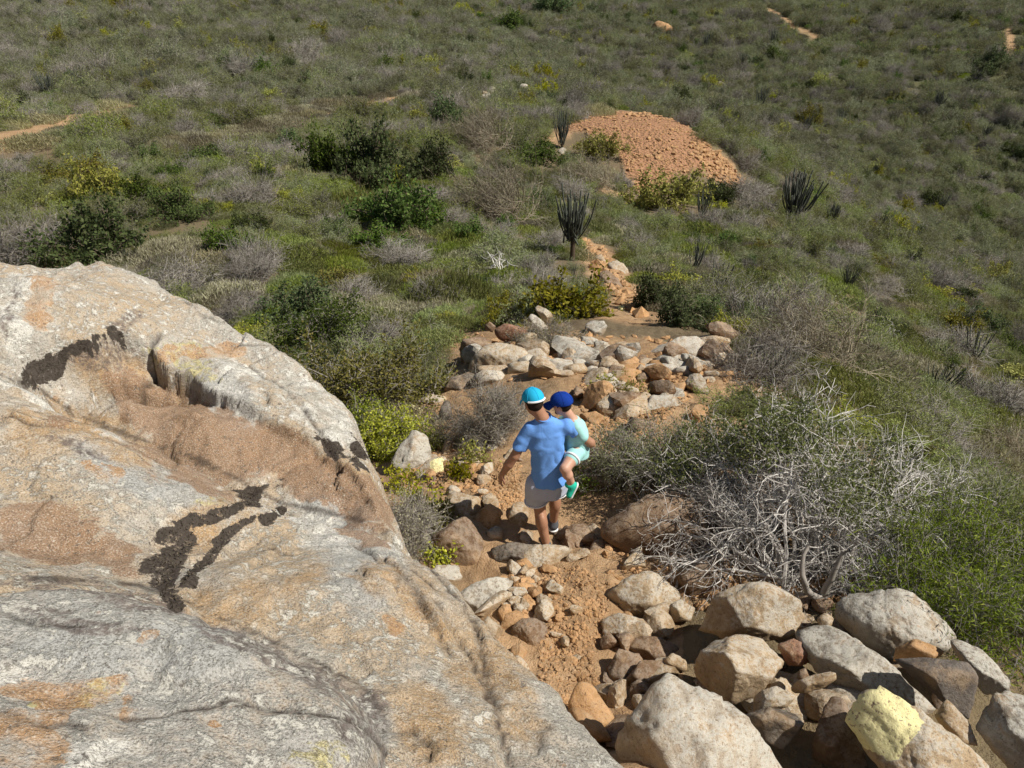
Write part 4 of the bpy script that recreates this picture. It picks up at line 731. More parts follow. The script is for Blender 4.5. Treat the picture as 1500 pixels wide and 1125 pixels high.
for a in [(838,382,90,0,'tall candelabra cactus with a bare trunk beside the orange lower trail'),(823,216,44,1,'candelabra cactus on the ridge just before the gravel mound'),(1160,326,58,2,'broad dark candelabra cactus on the slope right of the gravel mound',1.3),(839,414,26,3,'short pale cactus below the trunked candelabra cactus',.7),(1050,432,48,3),(1018,398,44,3),(72,142,26,4,None,1.3),(118,132,24,1),
   (1366,580,44,4,'dark spreading cactus low on the right slope',1.3),(1422,534,48,3,'thin few-armed cactus on the right slope above the dark spreading cactus'),(1240,424,34,4),(1112,162,26,1),(1033,76,22,1),(1375,312,22,1),(1028,324,44,3),(1218,330,26,2),(1180,195,20,1),(1130,70,20,1),(1232,182,20,4),(1290,338,24,4),(1370,165,22,2),(215,128,22,4),(270,70,20,1),(60,14,20,1),(1085,100,16,2),(885,437,24,3,'single grey cactus column beside the brown rock ledge of the lower trail',.5),(1280,260,18,1),(960,155,14,1),(1440,205,18,4),(1080,480,30,3),(1058,505,26,3)]: cactus(*a)
# bleached dead trees
def dead_tree(px, py, hpx, seed, label):
    rs = np.random.RandomState(seed); p = hit(px, py); H = hpx * np.linalg.norm(p) / FPX; n = 7; placed.append((p[0], p[1], 0.6 * H))
    tr = grow(rs, np.zeros((n, 3)) + rs.normal(0, .03, (n, 3)), np.stack([rs.normal(0, .45, n), rs.normal(0, .4, n), np.ones(n)], -1), H * rs.uniform(.7, 1.05, n), 8, .33, (0, 0, .06)); tr[:, 0, 2] = -.1
    k = rs.randint(3, 9, (n, 5)); S = tr[np.arange(n)[:, None], k].reshape(-1, 3); sb = grow(rs, S, rs.normal(size=(n * 5, 3)) + [0, 0, .5], H * .32, 5, .4)
    o = obj('dead_tree', None, loc=p); o.empty_display_size = .1; tag(o, label, 'dead tree')
    V, F = tubes(tr, .024 * H, .010 * H, 5); obj('trunk', mesh('trunk', V, F, B_white, True, {'v': np.full(len(V), .9)}), o); V, F = tubes(sb, .010 * H, .004 * H, 4); obj('branches', mesh('branches', V, F, B_white, True, {'v': np.full(len(V), .9)}), o)
dead_tree(733, 412, 58, 3, 'bleached white twisted dead tree on the green slope'); dead_tree(1300, 497, 26, 9, 'small bleached dead tree bent over on the right slope'); dead_tree(965, 160, 16, 5, 'tiny bleached dead tree behind the top of the gravel mound')
# seeded fill
RAD = lambda q: np.interp(q, [8, 14, 30, 60, 120, 200, 380], [0.36, 0.48, 0.66, 0.88, 1.15, 1.5, 2.1])
rg = np.linspace(8.5, 390, 3000); pdf = rg / RAD(rg) ** 2; N = int(1.8 * math.radians(82) * float(np.sum(pdf) * (rg[1] - rg[0])) / math.pi); cdf = np.cumsum(pdf); r = np.interp(rv.uniform(0, 1, N), cdf / cdf[-1], rg)
az = rv.uniform(math.radians(-41), math.radians(41), N); x = r * np.sin(az); y = r * np.cos(az); z = gz(x, y); px, py = project(np.stack([x, y, z], -1))
nx = fbm(np.stack([x, y, 0 * x], -1) / 9.0 + 31, 3); nx2 = fbm(np.stack([x, y, 0 * x], -1) / 26.0 + 77, 3)
soil_at = lambda X, Y: soil[np.clip(np.interp(np.arctan2(X, Y), _AZ, _ia).round().astype(int), 0, len(_AZ) - 1), np.clip(np.interp(np.log(np.hypot(X, Y)), _lr, _ir).round().astype(int), 0, len(_RR) - 1)]
sl_ = soil_at(x, y)
CREST = [(640,700),(655,560),(680,480),(790,440),(900,460),(960,490),(1110,525),(1060,565),(1010,650),(1180,860),(1420,930),(1500,1000),(1500,1125),(560,1125),(540,680)]
near_clear = poly_inside(px, py, CREST) & (r < 14.2)
frame = (px > -90) & (px < 1590) & (py > -40) & (py < 900) & ~poly_inside(px, py, [(a, b + 45) for a, b in OUT])
bare = poly_inside(px, py, [(190,215),(350,190),(470,150),(620,135),(640,150),(480,185),(350,225),(230,235)]) | poly_inside(px, py, [(0,230),(0,190),(200,150),(230,165),(60,215)]) | poly_inside(px, py, [(215,400),(225,355),(330,370),(320,410)])
kind = np.full(len(x), 'feather', dtype=object); u = rv.uniform(0, 1, len(x)) + 0.10 * nx
right = px > 1000
kind[u < 0.25] = 'dry'; kind[u < 0.095] = 'dark'; kind[(u > 0.965)] = 'lime'
green = (px > 380) & (px < 720) & (py > 360) & (py < 500); lowmask = (rv.uniform(0, 1, len(x)) < np.where(r < 60, 0.42, 0.05)) | (green & (rv.uniform(0, 1, len(x)) < 0.85)); kind[lowmask] = 'low'; kind[bare & (rv.uniform(0, 1, len(x)) < .85)] = 'low'
kind[(kind == 'feather') & (r > 92)] = 'valley'
scl = np.exp(rv.normal(0, 0.28, len(x))) * np.where(kind == 'low', 1.3, 1.12) * RAD(r) * np.where(kind == 'dark', .85, 1)
szz = np.exp(rv.normal(-.12, 0.18, len(x))) * np.interp(r, [20, 60], [1.0, 1.2])
keep = frame & ~(poly_inside(px, py, [(825,345),(905,350),(965,440),(965,505),(850,505),(860,430)]) & (r < 42) & (kind != 'low')) & ~poly_inside(px, py - 14, DOME) & ~poly_inside(px, py - 30, DOME) & ~near_clear & (sl_ < 0.35) & ~(bare & (kind != 'low') & (rv.uniform(0, 1, len(x)) < 0.6)) & ((nx2 > -0.7) | (r > 60))
for bx, by, bs in [q for q in placed if math.hypot(q[0], q[1]) < 100]:                                        # leave room around, and on the viewer's side of, the bushes that stand out
    br = math.hypot(bx, by); ux, uy = bx / br, by / br; al = (x - bx) * ux + (y - by) * uy; ac = np.abs(-(x - bx) * uy + (y - by) * ux)
    keep &= ~((ac < 0.8 * bs + .3 * scl) & (al < 0.8 * bs) & (al > -0.8 * bs - 2.2 * scl) & (kind != 'low'))
for kq in (0.0, 0.45, 0.9, 1.35): keep &= ~((soil_at(x * (1 + kq * scl * .8 / np.abs(z)), y * (1 + kq * scl * .8 / np.abs(z))) > 0.5) & ((kind != 'low') | (kq == 0)) & (r > 15))
big = scl / r; sel = np.where(keep)[0]; sel = sel[np.argsort(-big[sel])]; cnt = {'feather': 0, 'valley': 0, 'dark': 60, 'dry': 30, 'lime': 20}; LIM = {'feather': 220, 'valley': 70, 'dark': 130, 'dry': 150, 'lime': 60}
rest_pts = []
def zone(a, b, q):
    if q > 105: return 'on the far hillside beyond the gravel mound'
    if a > 1000: return 'on the valley side right of the gravel mound' if q > 45 else 'on the slope right of the rocky crest'
    if q > 60: return 'on the ridge around the bare soil left of the gravel mound' if a < 800 else 'on the ridge beside the gravel mound'
    return 'on the green slope between outcrop and evergreen clump' if a < 620 else 'on the slope between rocky crest and gravel mound'
for i in sel:
    k = kind[i]
    vis = (0 < px[i] < 1500) and (0 < py[i] < 700) and not poly_inside(np.array(px[i]), np.array(py[i]), OUT)
    if k in LIM and cnt[k] < LIM[k] and vis:
        cnt[k] += 1; nm, lb, ct, gp = LAB[k]; ms = PROTO[k]; o = obj(nm, ms[rv.randint(len(ms))]); o.location = (x[i], y[i], z[i] - .03); s = scl[i]; o.scale = (s, s, s * szz[i]); o.rotation_euler = (0, 0, rv.uniform(0, 6.28)); zn = zone(px[i], py[i], r[i]); tag(o, lb.split(' in the ')[0].split(' on the ')[0] + ' ' + zn, ct, gp.split(' on the ')[0] + ' ' + zn)
    else: rest_pts.append(i)
# the uncountable scrub: one object, bushes drawn from the same shapes by geometry nodes
lib = bpy.data.collections.new('scrub_library'); order = []
for k in ('dark', 'dry', 'feather', 'lime', 'low', 'valley'):
    for j, m in enumerate(PROTO[k]):
        o = bpy.data.objects.new('%02d_%s' % (len(order), k), m); lib.objects.link(o); order.append(k)
def scatter(name, label, cat, P3, idx, sc, sz, rz, tilt=None):
    m = bpy.data.meshes.new(name); m.vertices.add(len(P3)); m.vertices.foreach_set('co', np.asarray(P3, np.float32).ravel())
    for an, ty, key, val in (('ix', 'INT', 'value', np.asarray(idx, np.int32)), ('sc', 'FLOAT_VECTOR', 'vector', np.stack([sc, sc, sc * sz], -1).astype(np.float32).ravel()), ('rt', 'FLOAT_VECTOR', 'vector', np.stack([0 * rz, 0 * rz, rz], -1).astype(np.float32).ravel())):
        a = m.attributes.new(an, ty, 'POINT'); a.data.foreach_set(key, val)
    o = obj(name, m); tag(o, label, cat, kind='stuff')
    g = bpy.data.node_groups.new(name, 'GeometryNodeTree'); g.interface.new_socket('Geometry', in_out='INPUT', socket_type='NodeSocketGeometry'); g.interface.new_socket('Geometry', in_out='OUTPUT', socket_type='NodeSocketGeometry')
    gi = g.nodes.new('NodeGroupInput'); go = g.nodes.new('NodeGroupOutput'); ci = g.nodes.new('GeometryNodeCollectionInfo'); ci.inputs[0].default_value = lib; ci.inputs['Separate Children'].default_value = True; ci.inputs['Reset Children'].default_value = True
    ip = g.nodes.new('GeometryNodeInstanceOnPoints'); ip.inputs['Pick Instance'].default_value = True
    def na(nm, ty): n = g.nodes.new('GeometryNodeInputNamedAttribute'); n.data_type = ty; n.inputs[0].default_value = nm; return n.outputs[0]
    g.links.new(gi.outputs[0], ip.inputs['Points']); g.links.new(ci.outputs[0], ip.inputs['Instance']); g.links.new(na('ix', 'INT'), ip.inputs['Instance Index'])
    e2r = g.nodes.new('FunctionNodeEulerToRotation'); g.links.new(na('rt', 'FLOAT_VECTOR'), e2r.inputs[0]); g.links.new(e2r.outputs[0], ip.inputs['Rotation']); g.links.new(na('sc', 'FLOAT_VECTOR'), ip.inputs['Scale'])
    g.links.new(ip.outputs[0], go.inputs[0]); md = o.modifiers.new('scatter', 'NODES'); md.node_group = g; return o
ri = np.array(rest_pts); pick = {k: [i for i, q in enumerate(order) if q == k] for k in set(order)}
ix = np.array([pick[kind[i]][rv.randint(len(pick[kind[i]]))] for i in ri]); ix = np.where(bare[ri] & (kind[ri] == 'low'), pick['low'][3], ix)
scatter('hillside_scrub', 'dense grey-green thorn scrub covering the whole hillside and valley', 'scrub', np.stack([x[ri], y[ri], z[ri] - .03], -1), ix, scl[ri], szz[ri], rv.uniform(0, 6.28, len(ri)))
print('scrub individuals', cnt, 'rest', len(ri))

# ------------------------------------------------------------------ people (implicit surfaces -> one smooth mesh per part)
def surface_nets(f, org, h):
    s = f < 0; nx, ny, nz = f.shape; sh = (nx - 1, ny - 1, nz - 1); acc = np.zeros(sh + (3,)); cnt = np.zeros(sh)
    sl = lambda o: tuple(slice(o[i], o[i] + sh[i]) for i in range(3))
    for ax in range(3):
        oth = [a for a in range(3) if a != ax]
        for da in (0, 1):
            for db in (0, 1):
                o0 = [0, 0, 0]; o0[oth[0]] = da; o0[oth[1]] = db; o1 = list(o0); o1[ax] = 1
                a, b = f[sl(o0)], f[sl(o1)]; m = s[sl(o0)] != s[sl(o1)]; t = np.where(m, a / np.where(m, a - b, 1), 0)
                for i in range(3): acc[..., i] += np.where(m, (t if i == ax else o0[i]), 0)
                cnt += m
    act = cnt > 0; idx = np.full(sh, -1); idx[act] = np.arange(act.sum()); ii = np.argwhere(act); V = (ii + acc[act] / cnt[act][:, None]) * h + org
    Fs = []
    for ax in range(3):
        b, c = [(1, 2), (2, 0), (0, 1)][ax]; a0 = [slice(None)] * 3; a1 = [slice(None)] * 3; a0[ax] = slice(0, -1); a1[ax] = slice(1, None)
        e = np.argwhere(s[tuple(a0)] != s[tuple(a1)]); e = e[(e[:, b] > 0) & (e[:, c] > 0) & (e[:, b] < sh[b]) & (e[:, c] < sh[c])]
        def cell(db, dc): q = e.copy(); q[:, b] -= db; q[:, c] -= dc; return idx[q[:, 0], q[:, 1], q[:, 2]]
        q = np.stack([cell(1, 1), cell(0, 1), cell(0, 0), cell(1, 0)], -1); inside = s[e[:, 0], e[:, 1], e[:, 2]]; q[~inside] = q[~inside][:, ::-1]; Fs.append(q)
    return V, np.concatenate(Fs)
class Field:
    def __init__(s, lo, hi, h):
        s.h = h; s.lo = np.array(lo, float); n = np.ceil((np.array(hi) - s.lo) / h).astype(int) + 1; s.f = np.full(n, 0.3)
        s.ax = [s.lo[i] + h * np.arange(n[i]) for i in range(3)]
    def box(s, lo, hi):
        r = [slice(int(max(0, math.floor((lo[i] - s.lo[i]) / s.h))), int(min(s.f.shape[i], math.ceil((hi[i] - s.lo[i]) / s.h) + 1))) for i in range(3)]
        return tuple(r), np.stack(np.meshgrid(*[s.ax[i][r[i]] for i in range(3)], indexing='ij'), -1)
    def blend(s, r, d, k):
        a = s.f[r]
        if k <= 0: s.f[r] = np.minimum(a, d); return
        hh = np.clip(0.5 + 0.5 * (a - d) / k, 0, 1); s.f[r] = a * (1 - hh) + d * hh - k * hh * (1 - hh)
    def cap(s, a, b, r0, r1, k=0.02, squash=None):
        a = np.array(a, float); b = np.array(b, float); m = max(r0, r1) + 0.07; r, Q = s.box(np.minimum(a, b) - m, np.maximum(a, b) + m); ab = b - a
        t = np.clip(((Q - a) @ ab) / (ab @ ab + 1e-12), 0, 1); s.blend(r, np.linalg.norm(Q - a - t[..., None] * ab, axis=-1) - (r0 + (r1 - r0) * t), k)
    def chain(s, pts, rad, k=0.02):
        for i in range(len(pts) - 1): s.cap(pts[i], pts[i + 1], rad[i], rad[i + 1], k if i == 0 else min(k, 0.012))
    def ell(s, c, r, M=None, k=0.02, sub=False):
        c = np.array(c, float); m = max(r) + 0.06; rr, Q = s.box(c - m, c + m); q = Q - c
        if M is not None: q = q @ M
        q0 = np.linalg.norm(q / np.array(r), axis=-1); q1 = np.linalg.norm(q / np.array(r) ** 2, axis=-1) + 1e-9; d = q0 * (q0 - 1) / q1
        if sub: s.f[rr] = np.maximum(s.f[rr], -d)
        else: s.blend(rr, d, k)
    def loft(s, st, k=0.02, yaw=0.0, wr=0.0, seed=0.0):
        st = np.array(st, float); z = st[:, 0]; m = st[:, 3:5].max() + 0.08
        lo = np.array([st[:, 1].min() - m, st[:, 2].min() - m, z[0] - .05]); hi = np.array([st[:, 1].max() + m, st[:, 2].max() + m, z[-1] + .05]); r, Q = s.box(lo, hi); Z = np.clip(Q[..., 2], z[0], z[-1])
        f = lambda i: np.interp(Z, z, st[:, i]); x = Q[..., 0] - f(1); y = Q[..., 1] - f(2); c_, s_ = math.cos(yaw), math.sin(yaw); x, y = x * c_ + y * s_, -x * s_ + y * c_
        rx, ry = f(3), f(4); q = ((np.abs(x) / rx) ** 2.3 + (np.abs(y) / ry) ** 2.3) ** (1 / 2.3); d = (q - 1) * np.minimum(rx, ry)
        if wr: d = d + wr * fbm(np.stack([Q[..., 0] * 9 + Q[..., 2] * 5, Q[..., 1] * 9, Q[..., 2] * 11 - Q[..., 0] * 9], -1) + seed, 3, ridged=True)
        d = np.maximum(d, np.maximum(z[0] - Q[..., 2], Q[..., 2] - z[-1])); s.blend(r, d, k)
    def cut(s, p, n):
        n = np.array(n, float); n /= np.linalg.norm(n); G = np.stack(np.meshgrid(*s.ax, indexing='ij'), -1); s.f = np.maximum(s.f, (G - np.array(p)) @ n)
    def part(s, name, mat, parent, smooth=2):
        V, F = surface_nets(s.f, s.lo, s.h); 
        for _ in range(smooth):                                   # light relaxing
            acc = np.zeros_like(V); c = np.zeros(len(V))
            for i in range(4):
                a, b = F[:, i], F[:, (i + 1) % 4]; np.add.at(acc, a, V[b]); np.add.at(c, a, 1); np.add.at(acc, b, V[a]); np.add.at(c, b, 1)
            V = 0.45 * V + 0.55 * acc / np.maximum(c, 1)[:, None]
        return obj(name, mesh(name, V, F, mat, True), parent)
def frame(fwd, up=(0, 0, 1)):
    f = np.array(fwd, float); f /= np.linalg.norm(f); r = np.cross(f, up); r /= np.linalg.norm(r); return np.stack([r, f, np.cross(r, f)], 1)     # columns right, forward, up
def cloth(name, c, rough=0.85, fine=320, sheen=0.2):
    t = NT(name); p = t.coord('Object'); n = t.noise(p, 7, 4); col = t.mix(t.math('MULTIPLY', n, 0.35), c, tuple(0.72 * x for x in c))
    b = t.bump(t.noise(p, fine, 2), 0.25, 0.002); b = t.bump(t.noise(p, 9, 3, 0.5, 1.5), 0.22, 0.02, b); return t.done(t.princ(col, 0.95, b, 0.05))
def skin_mat(name, c):
    t = NT(name); p = t.coord('Object'); n = t.noise(p, 14, 5, 0.6); return t.done(t.princ(t.mix(n, tuple(0.8 * x for x in c), tuple(1.12 * x for x in c)), 0.5, t.bump(t.noise(p, 90, 3), 0.2, 0.004), 0.35))
M_skin = skin_mat('skin_tanned', (0.36, 0.185, 0.11)); M_skin2 = skin_mat('skin_child', (0.52, 0.30, 0.205)); M_hair = cloth('hair_brown', (0.03, 0.02, 0.014), 0.7)
M_blue = cloth('shirt_blue', (0.15, 0.33, 0.74)); M_short = cloth('shorts_grey', (0.44, 0.47, 0.56)); M_white = cloth('trim_white', (0.78, 0.78, 0.77)); M_cyan = cloth('cap_cyan', (0.025, 0.40, 0.64)); M_navy = cloth('cap_navy', (0.012, 0.045, 0.27))
M_mint = cloth('shirt_mint', (0.36, 0.66, 0.63)); M_shoe = cloth('shoe_dark', (0.10, 0.10, 0.11)); M_shoeg = cloth('shoe_green', (0.03, 0.46, 0.32)); M_eye = cloth('eye_white', (0.7, 0.7, 0.7)); M_lash = cloth('eye_iris', (0.03, 0.02, 0.02))
def head(F, c, M, s, k=.012):
    T = lambda x, y, z: np.array(c) + M @ (np.array([x, y, z]) * s)
    F.ell(c, np.array([.073, .092, .088]) * s, M, k); F.ell(T(0, .02, -.06), np.array([.056, .066, .062]) * s, M, .03 * s)      # skull, jaw
    F.cap(T(0, .092, .0), T(0, .108, -.032), .010 * s, .014 * s, .012 * s)                                                     # nose
    for sx in (-1, 1):
        F.ell(T(sx * .03, .092, .006), np.array([.014, .010, .009]) * s, M, 0, True); F.ell(T(sx * .075, -.005, -.018), np.array([.010, .02, .03]) * s, M, .008 * s)
    F.ell(T(0, .092, -.062), np.array([.022, .006, .005]) * s, M, 0, True); F.cap(T(0, .08, -.1), T(0, .07, -.105), .018 * s, .02 * s, .02 * s)
def eyes(c, M, s, parent):
    for sx in (-1, 1):
        U, F = ICO[2]; o = obj('eye', mesh('eye', U * .0115 * s, F, M_eye), parent); p = np.array(c) + M @ (np.array([sx * .03, .082, .006]) * s); o.location = p
        q = obj('iris', mesh('iris', U * .006 * s + M @ np.array([0, .0085 * s, 0]), F, M_lash), o)
def cap_hat(root, c, M, s, mat, strap, name='cap'):
    c = np.array(c); T = lambda x, y, z: c + M @ (np.array([x, y, z]) * s); m = .2 * s + .05; F = Field(c - m, c + m, .0055)
    F.ell(T(0, -.004, .028), np.array([.088, .108, .094]) * s, M, 0); F.cut(T(0, 0, .022), -(M @ np.array([0, -.10, 1.0])))
    cp = F.part(name, mat, root, 1)
    # brim: a curved thin visor
    a = np.radians(np.linspace(-62, 62, 19)); rr = np.linspace(0, 1, 7); V = []
    for th in a:
        for q in rr:
            x = .086 * math.sin(th) * (1 + .05 * q); y = .096 * math.cos(th) + q * .085 * math.cos(th) ** .6; z = .026 + .006 - .034 * q - .9 * x * x * 3.0 * (0.4 + q * .6); V.append((x, y, z))
    V = np.array(V); n = len(V); V2 = np.concatenate([V, V - [0, 0, .006]]); i = np.arange(n).reshape(19, 7); q = np.stack([i[:-1, :-1], i[1:, :-1], i[1:, 1:], i[:-1, 1:]], -1).reshape(-1, 4)
    rim = np.concatenate([i[0], i[1:, -1], i[-1, ::-1][1:], i[::-1, 0][1:]]); side = np.stack([rim[:-1], rim[:-1] + n, rim[1:] + n, rim[1:]], -1)
    obj('brim', mesh('brim', c + (V2 * s) @ M.T, np.concatenate([q[:, ::-1], q + n, side]), mat), cp)
    U, FF = ICO[2]; o = obj('button', mesh('button', U * [.009, .009, .005] * s, FF, mat), cp); o.location = T(0, -.004, .122)
    if strap is not None:
        pts = np.array([[T(.0905 * math.sin(t), -.004 - .109 * math.cos(t), .026 - .010 * math.cos(t)) for t in np.radians(np.linspace(-58, 58, 18))]]); V, FF = tubes(pts, .009 * s, .009 * s, 6); obj('strap', mesh('strap', V, FF, strap), cp)
    seam = np.array([[T(.089 * math.sin(t) * math.sin(b), -.004 + .109 * math.sin(t) * math.cos(b), .028 + .095 * math.cos(t)) for t in np.radians(np.linspace(4, 84, 12))] for b in np.radians([0, 60, 120, 180, 240, 300])]); V, FF = tubes(seam, .0016 * s, .0016 * s, 4); obj('seam', mesh('seam', V, FF, mat), cp)
    return cp
def hand(F, wrist, d, n, thumb, s=1.0, curl=.5):
    w = np.array(wrist, float); d = np.array(d, float); d /= np.linalg.norm(d); n = np.array(n, float); n -= d * (n @ d); n /= np.linalg.norm(n); x = np.cross(d, n) * thumb    # d along hand, n palm side, x thumb side
    pc = w + d * .05 * s; F.cap(w, pc, .021 * s, .02 * s, .015); 
    for o_ in (-.026, -.009, .009, .026): F.cap(w + d * .02 * s + x * o_ * .7 * s, w + d * .088 * s + x * o_ * s, .013 * s, .0125 * s, .01)
    for o_, L in ((.029, .068), (.010, .078), (-.010, .072), (-.029, .056)):
        a = w + d * .088 * s + x * o_ * s; e1 = d * math.cos(curl * .5) + n * math.sin(curl * .5); e2 = d * math.cos(curl * 1.3) + n * math.sin(curl * 1.3); b = a + e1 * L * .5 * s + x * o_ * .12 * s; c = b + e2 * L * .5 * s
        F.cap(a, b, .0098 * s, .009 * s, .004); F.cap(b, c, .009 * s, .0078 * s, .002)
    a = w + d * .028 * s + x * .02 * s; b = a + (d * .6 + x * .75 + n * .25) * .042 * s; c = b + (d * .9 + x * .25 + n * .35) * .034 * s; F.cap(a, b, .0135 * s, .011 * s, .008); F.cap(b, c, .011 * s, .009 * s, .002)

MB = P(797, 806, 7.6); MB[2] -= 0.0
man = obj('person', None, loc=MB); man.empty_display_size = .2
tag(man, 'man in a blue t-shirt, grey shorts and turquoise cap walking downhill carrying a child', 'person')
HM = frame((-.42, .82, -.38)); HC = np.array([-.125, .12, 1.655])
SHL = (-.158, .085, 1.40); SHR = (.172, .095, 1.43); ELL = (-.285, .02, 1.14); WRL = (-.395, .05, .915); ELR = (.385, .085, 1.235); WRR = (.27, .30, 1.12)
F = Field((-.55, -.2, -.04), (.5, .55, 1.82), .0068)
F.loft([(.80, 0.005, .035, .11, .08), (.95, 0.005, .035, .11, .08), (1.1, -.005, .045, .115, .08), (1.3, -.01, .07, .135, .085), (1.40, -.01, .085, .12, .06), (1.45, -.015, .09, .06, .045)], .02)
F.chain([(-.02, .085, 1.40), (-.045, .09, 1.50), (-.10, .11, 1.60)], [.05, .057, .054], .03); head(F, HC, HM, 1.0)
F.chain([np.array(SHL) + (.02, 0, -.02), (-.22, .05, 1.27), ELL], [.036, .049, .041], .02); F.chain([ELL, (-.335, .025, 1.045), WRL], [.042, .043, .026], .012); hand(F, WRL, (-.28, .14, -.95), (.75, .35, -.2), 1, 1.0, .55)
F.chain([np.array(SHR) + (-.02, 0, -.02), (.28, .085, 1.33), ELR], [.036, .046, .041], .02); F.chain([ELR, (.345, .18, 1.185), WRR], [.042, .042, .027], .012); hand(F, WRR, (-.85, .15, .0), (-.1, -.8, .3), 1, 1.0, .7)
LEG = [[(-.075, .03, .86), (-.075, .055, .68), (-.05, .095, .47), (-.03, .03, .33), (.02, -.015, .09)], [(.085, .045, .86), (.10, .14, .70), (.11, .25, .53), (.105, .24, .38), (.10, .28, .11)]]
for L in LEG:
    F.chain(L[:3], [.062, .078, .057], .02); F.chain([L[2], L[3], L[4]], [.056, .056, .036], .012); c = np.array(L[3]); F.ell(c + [0, -.018, .02], (.048, .05, .095), None, .02); F.ell(np.array(L[2]) + [0, .02, 0], (.045, .045, .055), None, .02)
    F.cap(L[4], np.array(L[4]) + (0, .0, -.04), .036, .04, .01); F.cap(np.array(L[4]) + (0, -.01, -.05), np.array(L[4]) + (-.02, .15, -.07), .036, .03, .02)
body = F.part('body', M_skin, man, 1); eyes(HC, HM, 1.0, man)
F = Field(HC - .16, HC + .16, .006); F.ell(HC + HM @ np.array([0, -.012, .004]), (.0785, .089, .092), HM, 0); F.cut(HC + HM @ np.array([0, .03, -.045]), HM @ np.array([0, .75, -.9])); F.part('hair', M_hair, man, 1)
cap_hat(man, HC, HM, 1.04, M_cyan, M_white)
F = Field((-.42, -.2, .70), (.46, .36, 1.58), .0072)
F.loft([(.84, .022, .03, .168, .13), (.89, .018, .03, .162, .125), (.98, .012, .04, .148, .115), (1.12, .005, .05, .146, .112), (1.26, -.004, .066, .163, .118), (1.37, -.006, .08, .170, .11), (1.435, -.008, .088, .152, .088), (1.485, -.02, .09, .10, .072), (1.515, -.035, .092, .072, .066)], .03, math.radians(6), 0, 2.0)
F.chain([SHL, (-.212, .055, 1.29), (-.255, .038, 1.195)], [.062, .065, .068], .05); F.chain([SHR, (.215, .085, 1.39), (.25, .07, 1.345)], [.063, .06, .058], .05)
G = np.stack(np.meshgrid(*F.ax, indexing='ij'), -1); dl = np.array([-.35, -.06, -.93]); dl /= np.linalg.norm(dl); F.f = np.where(G[..., 0] < -.13, np.maximum(F.f, (G - np.array([-.248, .042, 1.21])) @ dl * np.where(G[..., 0] < -.165 - .10 * (1.2 - G[..., 2]), 1, 0) + np.where(G[..., 0] < -.165 - .10 * (1.2 - G[..., 2]), 0, -1)), F.f)
dr = np.array([.75, -.05, -.66]); F.f = np.where(G[..., 0] > .22, np.maximum(F.f, (G - np.array([.262, .08, 1.35])) @ dr), F.f)
w_ = G @ np.array([[9., 4., 2.], [3., 6., 1.], [-7., 3., 4.]]) + 3.0; F.f += np.where(np.abs(F.f) < .06, .009 * perlin(w_ * .8) + .006 * (1 - 2 * np.abs(perlin(w_ * [1.0, 1.3, 1.0] + 7))), 0)
shirt = F.part('shirt', M_blue, man, 1)
pts = np.array([[(-.035 + .066 * math.cos(t), .093 + .062 * math.sin(t), 1.518 + .012 * math.sin(t)) for t in np.linspace(0, 2 * math.pi, 25)]]); V, FF = tubes(pts, .0075, .0075, 6); obj('collar', mesh('collar', V, FF, M_blue), shirt)
F = Field((-.32, -.22, .48), (.34, .42, .97), .0065)
F.loft([(.70, .0, .045, .175, .135), (.79, .0, .04, .160, .124), (.85, 0.012, .035, .148, .114), (.90, 0.012, .035, .125, .092)], .03, 0, 0, 5.0)
F.chain([(-.088, .03, .80), (-.082, .06, .56)], [.105, .105], .03); F.chain([(.088, .05, .80), (.108, .16, .62)], [.105, .105], .03)
F.f += np.where(np.abs(F.f) < .06, .007 * perlin(np.stack(np.meshgrid(*F.ax, indexing='ij'), -1) * [16, 10, 7] + 9), 0); F.cut((0, 0, .595), (0.12, -.1, -1))
shorts = F.part('shorts', M_short, man, 1)
def hemring(cx, cy, z, rx, ry, r, mat, parent, name):
    pts = np.array([[(cx + rx * math.cos(t), cy + ry * math.sin(t), z + .012 * math.cos(t)) for t in np.linspace(0, 2 * math.pi, 29)]]); V, FF = tubes(pts, r, r, 5); return obj(name, mesh(name, V, FF, mat), parent)
hemring(-.083, .056, .588, .109, .109, .0075, M_white, shorts, 'hem'); hemring(.106, .15, .618, .109, .109, .0075, M_white, shorts, 'hem')
def shoe(L, parent, mat, s=1.0, dirn=(-.1, 1, -.1)):
    a = np.array(L, float); d = np.array(dirn, float); d /= np.linalg.norm(d); F = Field(a - .22 * s, a + .26 * s, .007 * max(s, .7)); F.cap(a + np.array([0, -.012, -.045]) * s, a + d * .15 * s + np.array([0, 0, -.055]) * s, .047 * s, .042 * s, .02); F.cap(a + np.array([0, 0, -.03]) * s, a + np.array([0, 0, .0]), .05 * s, .046 * s, .02); F.cut(a + np.array([0, 0, -.088]) * s, (0, 0, -1)); sh = F.part('shoe', mat, parent, 1)
    F = Field(a - .24 * s, a + .28 * s, .007 * max(s, .7)); F.cap(a + np.array([0, -.014, -.07]) * s, a + d * .155 * s + np.array([0, 0, -.07]) * s, .051 * s, .047 * s, .02); F.cut(a + np.array([0, 0, -.074]) * s, (0, 0, 1)); F.cut(a + np.array([0, 0, -.097]) * s, (0, 0, -1)); F.part('sole', M_white, sh, 1)
for L in LEG: shoe(L[4], man, M_shoe)

